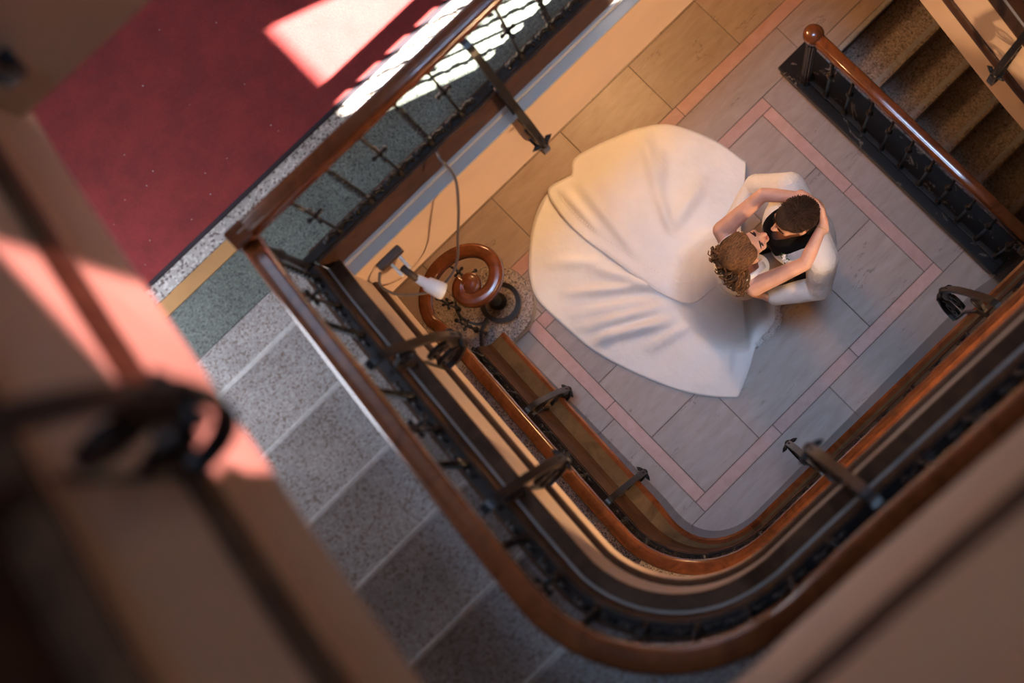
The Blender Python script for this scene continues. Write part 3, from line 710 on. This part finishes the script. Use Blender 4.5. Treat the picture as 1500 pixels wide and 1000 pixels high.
bm = bmesh.new(); box(bm, 2.112, 2.138, -.2, 1.31, .926, .94); obj('top_bar', bm, 'iron', br)
bm = bmesh.new(); box(bm, 2.112, 2.138, -.2, 1.31, .15, .165); obj('base_rail', bm, 'iron', br)
bmg = bmesh.new()
HG = .765
tube(bmg, [(0, 0, 0), (0, 0, HG)], .0085, 6); ellipsoid(bmg, (0, 0, HG * .55), (.022, .022, .03), sub=2); lathe(bmg, [(.02, 0), (.02, .02), (.01, .04)], seg=8)
BG = mesh_of('baluster', bmg, 'iron', True)
for k in range(10): inst('baluster', BG, br, (2.125, 1.16 - .145 * k, .163), 0)

def added_wall_lamp(loc, n_, energy, label):  # unseen lamp, added to light the landing fascia and strings warmly
    n_ = Vector(n_); loc = Vector(loc); e = empty('added_wall_lamp', loc, label, 'lamp')
    bm = bmesh.new(); tube(bm, [loc, loc + n_ * .02], .07, 20); obj('back_plate', bm, 'gold', e)
    bm = bmesh.new(); tube(bm, [loc + n_ * .02, loc + n_ * .08, loc + n_ * .10 + Vector((0, 0, .05))], .01, 8); obj('arm', bm, 'gold', e, smooth=True)
    bm = bmesh.new(); ellipsoid(bm, loc + n_ * .10 + Vector((0, 0, .13)), (.075, .075, .085)); obj('globe', bm, 'lamp_glow', e, smooth=True)
    d = bpy.data.lights.new('lamp_light', 'POINT'); d.energy = energy; d.color = (1.0, 0.64, 0.36); d.shadow_soft_size = .08
    o = bpy.data.objects.new('lamp_light', d); COL.objects.link(o); o.parent = e; o.location = n_ * .22 + Vector((0, 0, .13))
added_wall_lamp((1.0, YF, 2.62), (0, 1, 0), 190, 'warm globe lamp on the wall above the ground flight')
# lamps -----------------------------------------------------------------------
lp = empty('pendant_lamp', (1.45, 2.55, 2.42), 'warm glowing globe lamp hanging under the landing', 'lamp')
bm = bmesh.new(); ellipsoid(bm, (1.45, 2.55, 1.98), (.14, .14, .14), sub=3); obj('globe', bm, 'lamp_glow', lp, smooth=True)
bm = bmesh.new(); lathe(bm, [(.07, .44), (.07, .41), (.012, .40), (.012, .15), (.05, .13)], (1.45, 2.55, 1.98), 14); obj('stem', bm, 'iron', lp, smooth=True)
pl = bpy.data.lights.new('lamp_light', 'POINT'); pl.energy = 85; pl.color = (1.0, 0.56, 0.25); pl.shadow_soft_size = .15
po = bpy.data.objects.new('lamp_light', pl); COL.objects.link(po); po.parent = lp; po.location = Vector((1.45, 2.55, 1.80)) - lp.location

sp_ = empty('spotlight', (-.06, 1.515, 2.86), 'small white spotlight with dangling grey cable fixed to the landing edge', 'lamp')
bm = bmesh.new(); box(bm, -.11, .0, 1.487, 1.517, 2.825, 2.865, bev=.005); obj('mounting_box', bm, 'lamp_dark', sp_)
bm = bmesh.new(); box(bm, -.034, -.022, 1.43, 1.492, 2.80, 2.83, bev=.003); box(bm, -.075, -.063, 1.43, 1.492, 2.79, 2.82, bev=.003); obj('yoke', bm, 'lamp_white', sp_)
bm = bmesh.new(); tube(bm, [(-.05, 1.455, 2.805), (-.043, 1.395, 2.765)], .014, 12); obj('knuckle', bm, 'lamp_dark', sp_, smooth=True)
bm = bmesh.new(); tube(bm, [(-.042, 1.40, 2.765), (-.032, 1.365, 2.74), (-.030, 1.36, 2.737), (-.014, 1.315, 2.712), (-.008, 1.303, 2.705)], [.016, .02, .028, .034, .032], 18); obj('lamp_head', bm, 'lamp_white', sp_, smooth=True)
bm = bmesh.new(); tube(bm, catmull([(.345, 1.57, 3.18), (.335, 1.49, 3.35), (.325, 1.45, 3.2), (.26, 1.42, 3.0), (.17, 1.40, 2.75), (.12, 1.39, 2.60), (.06, 1.38, 2.50), (-.03, 1.38, 2.47), (-.10, 1.41, 2.52), (-.15, 1.44, 2.66), (-.155, 1.47, 2.78), (-.12, 1.49, 2.84)], 8), .0055, 7); obj('cable', bm, 'cable_grey', sp_, smooth=True)

# ------------------------------------------------------------------ people
def V(*a): return Vector(a)
def head(bm, c, f, u, k=1.0, fem=False):
    f = f.normalized(); u = (u - f * u.dot(f)).normalized(); l = u.cross(f)
    P = lambda a, b_, d: c + (f * a + l * b_ + u * d) * k
    R_ = Matrix((f, l, u)).transposed()
    j = .92 if fem else 1.0
    ellipsoid(bm, P(-.012, 0, .028), (.098 * k, .077 * k, .092 * k), R_)
    ellipsoid(bm, P(.030, 0, -.030), (.062 * k, .060 * k * j, .082 * k), R_)
    ellipsoid(bm, P(.020, 0, -.070), (.060 * k, .054 * k * j, .045 * k), R_)
    capsule(bm, P(.066, -.010, -.100), P(.066, .010, -.100), .020 * k * j)
    chain(bm, [P(.084, 0, .012), P(.098, 0, -.014), P(.108, 0, -.030)], [.008 * k, .010 * k, .013 * k])
    for s in (-1, 1):
        ellipsoid(bm, P(.092, s * .011, -.034), (.011 * k, .009 * k, .008 * k), R_, 2)
        capsule(bm, P(.080, s * .012, .020), P(.070, s * .045, .022), .011 * k, .009 * k)
        ellipsoid(bm, P(.062, s * .036, -.030), (.022 * k, .022 * k, .022 * k), R_, 2)
        ellipsoid(bm, P(-.004, s * .078, -.008), (.020 * k, .008 * k, .032 * k), R_, 2)
    return P, R_
def face_bits(parent, P, R_, k=1.0):
    for s in (-1, 1):
        bm = bmesh.new(); ellipsoid(bm, P(.080, s * .031, -.004), (.005 * k, .013 * k, .003 * k), R_, 2); obj('eyelashes', bm, 'eye_dark', parent, smooth=True)
        bm = bmesh.new(); tube(bm, [P(.090, s * .014, .022), P(.087, s * .032, .028), P(.074, s * .05, .022)], [.004 * k, .0045 * k, .002 * k], 6); obj('eyebrow', bm, 'dark_hair', parent, smooth=True)
    bm = bmesh.new(); ellipsoid(bm, P(.090, 0, -.062), (.009 * k, .023 * k, .006 * k), R_, 2); ellipsoid(bm, P(.088, 0, -.072), (.010 * k, .019 * k, .007 * k), R_, 2); obj('lips', bm, 'lip', parent, smooth=True)
def hand(bm, w_, d, n_, ts, k=1.0, curl=0.5, spread=1.0):
    d = d.normalized(); n_ = (n_ - d * n_.dot(d)).normalized(); t = n_.cross(d) * ts
    capsule(bm, w_ - d * .03, w_ + d * .02, .025 * k, .023 * k)
    for i, L in enumerate((.070, .079, .073, .057)):
        kn = w_ + d * (.088 - .004 * abs(i - 1)) * k + t * (.030 - .0205 * i) * k * spread
        capsule(bm, w_ + d * .012 * k + t * (.016 - .011 * i) * k, kn, .017 * k, .0115 * k)
        a = 0.25 * curl; p = kn
        for seg, rr in ((.45, .0092), (.31, .0085), (.24, .0076)):
            a += curl * (1.0 if seg < .4 else .75)
            dd = d * math.cos(a) + n_ * math.sin(a); q = p + dd * L * seg * k
            capsule(bm, p, q, (rr + .0007) * k, rr * k, 10); p = q
    p0 = w_ + d * .018 * k + t * .022 * k; p1 = w_ + d * .050 * k + t * .047 * k + n_ * .012 * k
    p2 = p1 + (d * .9 + t * .25 + n_ * .5).normalized() * .032 * k; p3 = p2 + (d * 1.0 - t * .1 + n_ * .5).normalized() * .026 * k
    chain(bm, [p0, p1, p2, p3], [.017 * k, .0125 * k, .0105 * k, .0085 * k])

# ---- groom --------------------------------------------------------------
GF = V(-.93, .37, 0).normalized(); GL = V(0, 0, 1).cross(GF)
groom = empty('person', (1.37, .62, 0), 'person in white jacket and black shirt embracing the one in the long gown', 'person')
gh = V(1.285, .660, 1.635)
gSL, gSR = V(1.275, .455, 1.385), V(1.405, .795, 1.385)
gEL, gER = V(1.195, .378, 1.15), V(1.335, .945, 1.15)
gWL, gWR = V(1.005, .515, 1.07), V(1.135, .915, 1.06)
hipc = V(1.38, .615, .94); chest = V(1.345, .625, 1.25); waist = V(1.365, .62, 1.06); nb = V(1.335, .635, 1.44)
GR = Matrix((GF, GL, V(0, 0, 1))).transposed()
fL, fR = V(1.30, .51, .08), V(1.43, .74, .08)
kL, kR = V(1.325, .535, .50), V(1.42, .72, .50)
hL, hR = hipc + GL * .095, hipc - GL * .095
bm = bmesh.new()
gP, gRm = head(bm, gh, V(-.93, .33, -.06), V(-.06, .02, 1))
chain(bm, [gP(-.022, 0, -.055), nb + V(0, 0, .01), nb - V(0, 0, .05)], [.054, .056, .07])
ellipsoid(bm, chest + GF * .045 + V(0, 0, .02), (.130, .155, .17), GR); ellipsoid(bm, waist, (.10, .14, .16), GR); ellipsoid(bm, hipc, (.105, .15, .13), GR)
for S_, E_, W_ in ((gSL, gEL, gWL), (gSR, gER, gWR)):
    capsule(bm, nb - V(0, 0, .06), S_, .055, .058); chain(bm, [S_, (S_ + E_) / 2, E_], [.056, .05, .042]); chain(bm, [E_, E_.lerp(W_, .35), W_], [.042, .04, .027])
for h_, k_, f_ in ((hL, kL, fL), (hR, kR, fR)):
    chain(bm, [h_, k_, f_], [.085, .058, .04]); capsule(bm, f_ - V(0, 0, .04), f_ + GF * .13 - V(0, 0, .045), .034, .026)
hand(bm, gWL, V(.93, .61, 1.06) - gWL, V(.35, .9, 0), 1, curl=.35)
hand(bm, gWR, V(1.06, .83, 1.05) - gWR, V(.1, -.9, 0) + V(-.6, 0, 0), -1, curl=.35)
gb = obj('body', remesh('body', bm, 'skin', .006, 3), 'skin', groom)
face_bits(gb, gP, gRm)
# short dark hair
bm = bmesh.new()
ellipsoid(bm, gP(-.020, 0, .040), (.100, .0815, .094), gRm); ellipsoid(bm, gP(-.045, 0, .0), (.074, .078, .085), gRm); ellipsoid(bm, gP(.02, 0, .085), (.07, .064, .042), gRm)
cut = [(in_ell, gP(.105, 0, -.015), (.080, .10, .10), gRm), (in_ell, gP(.0, .085, -.035), (.05, .025, .055), gRm), (in_ell, gP(.0, -.085, -.035), (.05, .025, .055), gRm)]
ghair = obj('hair', remesh('hair', bm, 'dark_hair', .005, 3, cut), 'dark_hair', gb)
bm = bmesh.new(); rnd = random.Random(5)
for k in range(520):                      # short locks combed forward and aside from the crown
    a = rnd.uniform(0, 2 * PI); q = rnd.uniform(.02, 1.12); L = rnd.uniform(.035, .06)
    def sk(a, q): return gP(-.020 + .103 * math.sin(q) * math.cos(a), .0845 * math.sin(q) * math.sin(a), .042 + .097 * math.cos(q))
    if math.sin(q) * math.cos(a) > .62: continue
    p0 = sk(a, q); p2 = sk(a * .97 + .15, q + L * 9); p1 = (p0 + p2) / 2 + (p0 - gP(-.02, 0, .04)).normalized() * .0035
    tube(bm, [p0, p1, p2], [.0012, .0026, .0010], 4)
obj('locks', bm, 'dark_hair', gb, smooth=True, kind='stuff')
# trousers
bm = bmesh.new(); ellipsoid(bm, hipc, (.118, .165, .13), GR)
for h_, k_, f_ in ((hL, kL, fL), (hR, kR, fR)): chain(bm, [h_, k_, f_ + V(0, 0, .02)], [.10, .078, .066])
obj('trousers', remesh('trousers', bm, 'black_cloth', .010, 4), 'black_cloth', groom)
for f_ in (fL, fR):
    bm = bmesh.new(); chain(bm, [f_ - GF * .04 - V(0, 0, .035), f_ + GF * .08 - V(0, 0, .038), f_ + GF * .19 - V(0, 0, .047)], [.043, .042, .031])
    obj('shoe', remesh('shoe', bm, 'shoe_leather', .006, 3), 'shoe_leather', groom)
# black shirt, open at the neck
bm = bmesh.new(); ellipsoid(bm, chest + GF * .055 + V(0, 0, .03), (.150, .17, .165), GR); ellipsoid(bm, waist, (.11, .15, .17), GR)
for S_ in (gSL, gSR): capsule(bm, nb - V(0, 0, .05), S_, .066, .066)
capsule(bm, nb - V(0, 0, .03), nb + V(0, 0, .015) - GF * .01, .078, .074)
cut = [(in_cap, nb + V(0, 0, .12) + GF * .015, nb + GF * .03, .062, .058), (in_cap, nb + GF * .06 + V(0, 0, .02), nb + GF * .15 - V(0, 0, .05), .054, .020)]
obj('shirt', remesh('shirt', bm, 'black_cloth', .008, 4, cut), 'black_cloth', groom)
# white jacket
bm = bmesh.new()
ellipsoid(bm, chest + GF * .045 + V(0, 0, .02), (.165, .192, .175), GR); ellipsoid(bm, waist, (.128, .17, .17), GR); ellipsoid(bm, hipc - V(0, 0, .03), (.135, .178, .13), GR)
for S_ in (gSL, gSR): capsule(bm, nb - V(0, 0, .055) - GF * .02, S_ + V(0, 0, .004), .078, .082)
for S_, E_, W_ in ((gSL, gEL, gWL), (gSR, gER, gWR)):
    chain(bm, [S_, (S_ + E_) / 2, E_], [.082, .072, .064]); chain(bm, [E_, E_.lerp(W_, .5), W_ + (E_ - W_) * .10], [.063, .056, .046])
    for q in (.25, .5, .8):
        c_ = E_.lerp(W_, q * .6); ellipsoid(bm, c_ + V(0, 0, .03), (.03, .03, .035), None, 2)
capsule(bm, nb - GF * .035 - V(0, 0, .03), nb - GF * .035 + V(0, 0, .005), .078, .074)
cut = [(in_cap, nb + V(0, 0, .16) + GF * .02, nb + GF * .02, .085, .083), (in_cap, nb + GF * .08 + V(0, 0, .05), nb + GF * .23 - V(0, 0, .22), .135, .05), (in_cap, nb + GF * .22 - V(0, 0, .22), hipc + GF * .17 - V(0, 0, .15), .05, .03)]
jk = obj('jacket', remesh('jacket', bm, 'white_wool', .009, 4, cut), 'white_wool', groom)
# boutonniere
bt = nb + GL * .125 + GF * .15 - V(0, 0, .06)
bm = bmesh.new()
for k in range(9):
    a = k * .7; d = (GF * math.cos(a) * .5 + GL * math.sin(a) + V(0, 0, .5 + .3 * math.cos(2 * a))).normalized(); sd = d.orthogonal().normalized()
    p = [bt + sd * .001, bt + d * .016 + sd * .008, bt + d * (.032 + .006 * (k % 3)), bt + d * .016 - sd * .008]
    vs = [bm.verts.new(q) for q in p]; bm.faces.new(vs)
sprig = obj('boutonniere', bm, 'leaf', groom, label='small green sprig with white flowers')
for k in range(3):
    bm = bmesh.new(); q = bt + V(0, 0, .026) + GL * (k - 1) * .013 + GF * .006 * (k % 2)
    ellipsoid(bm, q, (.0075, .0075, .006), None, 2)
    for j in range(5): ellipsoid(bm, q + V(.0075 * math.cos(j * 1.26), .0075 * math.sin(j * 1.26), .001), (.005, .005, .003), None, 1)
    obj('flower', bm, 'flower', sprig, smooth=True)

# ---- bride ---------------------------------------------------------------
BF = V(.97, -.22, 0).normalized(); BL = V(0, 0, 1).cross(BF)
bride = empty('person', (.965, .715, 0), 'person in a long white gown with spread train, arms around the other', 'person')
bh = V(1.045, .728, 1.515)
bSL, bSR = V(1.045, .888, 1.325), V(.962, .590, 1.325)
bEL, bER = V(1.285, .858, 1.452), V(1.195, .490, 1.448)
bWL, bWR = V(1.415, .700, 1.495), V(1.385, .560, 1.490)
BR = Matrix((BF, BL, V(0, 0, 1))).transposed()
bch, bwa, bhi, bnb = V(1.0, .735, 1.20), V(.985, .735, 1.02), V(.995, .745, .88), V(.998, .736, 1.36)
bm = bmesh.new()
bP, bRm = head(bm, bh, V(.80, -.15, .50), V(-.5, .09, .82), .95, True)
chain(bm, [bP(-.02, 0, -.06), bnb], [.045, .047]); capsule(bm, bnb, bnb - V(0, 0, .06), .05, .07)
ellipsoid(bm, bch, (.088, .135, .14), BR); ellipsoid(bm, bwa, (.08, .105, .14), BR); ellipsoid(bm, bhi, (.105, .155, .13), BR)
for s in (-1, 1): ellipsoid(bm, bch + BF * .065 + BL * s * .06 - V(0, 0, .01), (.055, .055, .055), BR)
for S_, E_, W_ in ((bSL, bEL, bWL), (bSR, bER, bWR)):
    capsule(bm, bnb - V(0, 0, .055), S_, .046, .047); chain(bm, [S_, S_.lerp(E_, .5), E_], [.047, .041, .034]); chain(bm, [E_, E_.lerp(W_, .3), W_], [.034, .034, .022])
for s in (-1, 1): chain(bm, [bhi + BL * s * .075, bhi + BL * s * .07 - V(0, 0, .42), bhi + BL * s * .07 - V(0, 0, .80)], [.085, .056, .036])
for s in (-1, 1): capsule(bm, bhi + BL * s * .07 - V(0, 0, .84), bhi + BL * s * .07 + BF * .12 - V(0, 0, .855), .032, .022)
hand(bm, bWL, V(.03, -.12, .0), V(-.8, -.2, -.1), -1, .90, .55)
hand(bm, bWR, V(.07, .085, .03), V(-.75, .2, -.2), 1, .90, .6)
bb = obj('body', remesh('body', bm, 'skin', .0055, 3), 'skin', bride)
face_bits(bb, bP, bRm, .95)
# wavy brown hair: smooth crown with a parting, loose curls at the nape
bm = bmesh.new()
ellipsoid(bm, bP(-.026, .004, .036), (.103, .084, .092), bRm); ellipsoid(bm, bP(-.058, 0, -.005), (.078, .080, .085), bRm)
ellipsoid(bm, bP(.015, .035, .075), (.06, .045, .045), bRm); ellipsoid(bm, bP(.015, -.035, .075), (.06, .045, .045), bRm)
cut = [(in_ell, bP(.09, 0, -.025), (.08, .075, .088), bRm)]
bhair = obj('hair', remesh('hair', bm, 'brown_hair', .005, 3, cut), 'brown_hair', bb)
bm = bmesh.new(); rnd = random.Random(3)
for k in range(170):
    th = rnd.uniform(-1.25, 1.25); r0 = rnd.uniform(.05, .09)
    root = bP(-.085 - .02 * math.cos(th) + rnd.uniform(-.01, .03), r0 * 1.05 * math.sin(th), rnd.uniform(-.07, .05))
    out = (bRm @ V(-1.0, .9 * math.sin(th), -.2 + rnd.uniform(-.5, .3))).normalized()
    dn = V(rnd.uniform(-.12, .05), rnd.uniform(-.15, .05), -1).normalized()
    L = rnd.uniform(.06, .16); cr = rnd.uniform(.008, .019); ph = rnd.uniform(0, 6.3); tw = rnd.uniform(10, 17)
    s1 = out.orthogonal().normalized(); pts = []
    for j in range(15):
        t = j / 14; ax = root + (out * .075 + BL * -.02) * math.sin(t * 1.6) + dn * L * t * t
        s2 = out.cross(s1); pts.append(ax + (s1 * math.cos(ph + tw * t) + s2 * math.sin(ph + tw * t)) * cr * min(1, .3 + t * 1.4))
    tube(bm, pts, [.0048 * (1 - .6 * abs(j / 14 - .3)) for j in range(15)], 5)
obj('curls', bm, 'brown_hair', bb, smooth=True, kind='stuff')
bm = bmesh.new()
for k in range(26):                       # combed strands over the crown
    s = -1 if k % 2 else 1; o = .012 + .0052 * (k // 2)
    tube(bm, catmull([bP(.070 - .25 * o, s * o * 1.0, .092 - .35 * o), bP(.02, s * (o + .008), .126 - .55 * o), bP(-.05, s * (o + .012), .118 - .5 * o), bP(-.11, s * (o * .9), .045)], 5), .0042, 5)
obj('combed_strands', bm, 'brown_hair', bb, smooth=True, kind='stuff')
for s in (-1, 1):
    bm = bmesh.new(); c_ = bP(-.002, s * .082, -.052)
    tube(bm, [c_ + V(.010 * math.cos(a), 0, .010 * math.sin(a)) for a in [2 * PI * k / 14 for k in range(15)]], .0014, 5); obj('earring', bm, 'gold', bb)
bm = bmesh.new(); ax = (bWR - bER).normalized(); n1 = ax.orthogonal().normalized(); n2 = ax.cross(n1); bc = bWR - ax * .025
tube(bm, [bc + (n1 * math.cos(a) + n2 * math.sin(a)) * .0275 for a in [2 * PI * k / 24 for k in range(25)]], .0018, 6); obj('bracelet', bm, 'gold', bb)
# gown: bodice and close skirt
bm = bmesh.new(); ellipsoid(bm, bch - V(0, 0, .02), (.098, .146, .115), BR); ellipsoid(bm, bwa, (.09, .116, .15), BR); ellipsoid(bm, bhi, (.115, .162, .15), BR)
for s in (-1, 1): ellipsoid(bm, bch + BF * .068 + BL * s * .06 - V(0, 0, .012), (.062, .062, .058), BR)
chain(bm, [bhi - V(0, 0, .05), bhi - V(0, 0, .35), bhi - V(0, 0, .62)], [.135, .125, .135])
cut = [(in_box, .5, 1.6, .3, 1.2, 1.285, 1.6), (in_box, .5, 1.6, .3, 1.2, -.3, .012)]
gown = obj('gown', remesh('gown', bm, 'gown_satin', .009, 4, cut), 'gown_satin', bride)
for s in (-1, 1):
    bm = bmesh.new(); bar(bm, catmull([bch + BF * .10 + BL * s * .075 + V(0, 0, .05), bch + BF * .075 + BL * s * .095 + V(0, 0, .135), bch + BL * s * .105 + V(0, 0, .172), bch - BF * .07 + BL * s * .085 + V(0, 0, .11), bch - BF * .09 + BL * s * .06 + V(0, 0, .04)], 6), .024, .005, BL * s); obj('strap', bm, 'gown_satin', gown, smooth=True)
# train: two overlapping fans of satin
O2 = V(1.01, .757)
def zprof(d, dm):
    k = min(1.0, dm / .44); d = d / k
    t = max(0.0, min(1.0, (d - .10) / .34)); return .93 * (1 - t * t * (3 - 2 * t)) ** 2.7
def fan(rim, closed, z0, fold, free=False, nr=46, nseg=7, t0=.34):
    R2 = catmull([(x, y, 0) for x, y in rim], nseg, closed); bm = bmesh.new(); G = []
    for i, p in enumerate(R2):
        d = V(p.x - O2.x, p.y - O2.y); dm = d.length; colv = []
        for j in range(nr + 1):
            t = t0 * min(1, .3 / dm) + (1 - t0 * min(1, .3 / dm)) * j / nr if dm > .01 else j / nr
            x, y = O2.x + d.x * t, O2.y + d.y * t
            colv.append(bm.verts.new((x, y, z0 + zprof(dm * t, 1.0 if free else dm) + fold(x, y, t, dm))))
        G.append(colv)
    n_ = len(G)
    for i in range(n_ if closed else n_ - 1):
        a, b_ = G[i], G[(i + 1) % n_]
        for j in range(nr): bm.faces.new((a[j], b_[j], b_[j + 1], a[j + 1]))
    return bm
def ridge(x, y, a, b_, wd):            # rounded crease along a segment
    ax, ay = a; bx, by = b_; vx, vy = bx - ax, by - ay; L2 = vx * vx + vy * vy
    t = max(0, min(1, ((x - ax) * vx + (y - ay) * vy) / L2)); d = math.hypot(x - ax - vx * t, y - ay - vy * t)
    return math.exp(-(d / wd) ** 2) * math.sin(PI * (.12 + .8 * t))
CR_LOW = [((.21, 1.22), (.62, .98), .028, .030), ((.20, 1.10), (.34, 1.06), .022, .034), ((.29, 1.08), (.66, .86), .030, .038), ((.30, 1.42), (.66, 1.12), .026, .022), ((.42, .86), (.80, .76), .022, .020), ((.24, 1.30), (.60, 1.06), .02, .018), ((.52, 1.40), (.70, 1.05), .03, .022), ((.62, .46), (.86, .62), .03, .016), ((.36, 1.60), (.58, 1.40), .03, .014)]
CR_TOP = [((1.225, 1.70), (1.06, 1.43), .030, .022), ((1.06, 1.43), (.97, 1.25), .024, .026), ((.985, 1.25), (1.29, 1.32), .035, .024), ((.99, 1.18), (1.12, 1.02), .03, .030), ((1.24, 1.60), (1.14, 1.50), .025, .018), ((.80, 1.80), (.74, 1.30), .03, .016), ((.92, 1.10), (.86, .90), .025, .024), ((.70, 1.86), (.68, 1.55), .020, .016)]
def fold_low(x, y, t, dm):
    z = 1.3 * sum(h_ * ridge(x, y, a, b_, w_) for a, b_, w_, h_ in CR_LOW)
    e = max(0, min(1, (t * dm - .3) / .25)); ang = math.atan2(y - O2.y, x - O2.x)
    return e * (z + .004 + .003 * math.sin(ang * 17 + 3 * t)) * (1 - .75 * max(0, (t - .9) / .1))
def fold_top(x, y, t, dm):
    z = 1.5 * sum(h_ * ridge(x, y, a, b_, w_) for a, b_, w_, h_ in CR_TOP)
    e = max(0, min(1, (t * dm - .3) / .25)); ang = math.atan2(y - O2.y, x - O2.x)
    return e * (z + .006 + .004 * math.sin(ang * 11 + 2 * t)) * (1 - .8 * max(0, (t - .93) / .07))
RIM = [(1.40, 1.18), (1.38, 1.62), (1.10, 1.83), (.85, 1.88), (.62, 1.908), (.46, 1.85), (.329, 1.75), (.215, 1.63), (.160, 1.499), (.165, 1.27), (.187, 1.065), (.262, .82), (.361, .593), (.46, .44), (.555, .333), (.575, .318), (.60, .322), (.73, .38), (.877, .455), (1.027, .472), (1.12, .58), (1.15, .74), (1.16, .90), (1.25, 1.05)]
bm = fan(RIM, True, .010, fold_low); tr = obj('train', bm, 'gown_satin', gown, smooth=True)
md = tr.modifiers.new('thick', 'SOLIDIFY'); md.thickness = .003; md.offset = 1
TOP = [(1.19, .93), (1.307, 1.105), (1.43, 1.165), (1.53, 1.215), (1.552, 1.230), (1.549, 1.26), (1.515, 1.45), (1.41, 1.681), (1.27, 1.80), (1.123, 1.868), (.99, 1.915), (.872, 1.938), (.80, 1.885), (.76, 1.895), (.64, 1.916), (.594, 1.76), (.591, 1.595), (.627, 1.336), (.655, 1.142), (.70, .98), (.756, .86), (.83, .79), (.90, .745)]
bm = fan(TOP, False, .032, fold_top, True); tp = obj('overskirt', bm, 'gown_satin', gown, smooth=True)
md = tp.modifiers.new('thick', 'SOLIDIFY'); md.thickness = .004; md.offset = 1
bm = bmesh.new()
for p in catmull([(.676, 1.865, 0), (.657, 1.779, 0), (.657, 1.61, 0), (.69, 1.421, 0), (.726, 1.235, 0), (.789, 1.023, 0), (.86, .89, 0)], 10):
    d = math.hypot(p.x - O2.x, p.y - O2.y); ellipsoid(bm, (p.x, p.y, .032 + .010 + zprof(d, 1.0) + 1.5 * sum(h_ * ridge(p.x, p.y, a, b_, w_) for a, b_, w_, h_ in CR_TOP)), (.0045, .0045, .003), None, 1)
obj('beading', bm, 'lace', tp, kind='stuff')
bm = bmesh.new(); rnd = random.Random(9)
lc = catmull([(.86, .455, .016), (.95, .452, .016), (1.03, .468, .018), (1.09, .53, .02)], 12)
for i, p in enumerate(lc):                # scalloped lace edge: little loops
    for q in range(2):
        r = rnd.uniform(.008, .014); c_ = p + V(rnd.uniform(-.006, .012), rnd.uniform(-.022, .002), rnd.uniform(0, .012))
        tube(bm, [c_ + V(r * math.cos(a), r * math.sin(a), .3 * r * math.sin(2 * a)) for a in [2 * PI * k / 8 for k in range(9)]], .0022, 4)
obj('lace_hem', bm, 'lace', tr, kind='stuff')
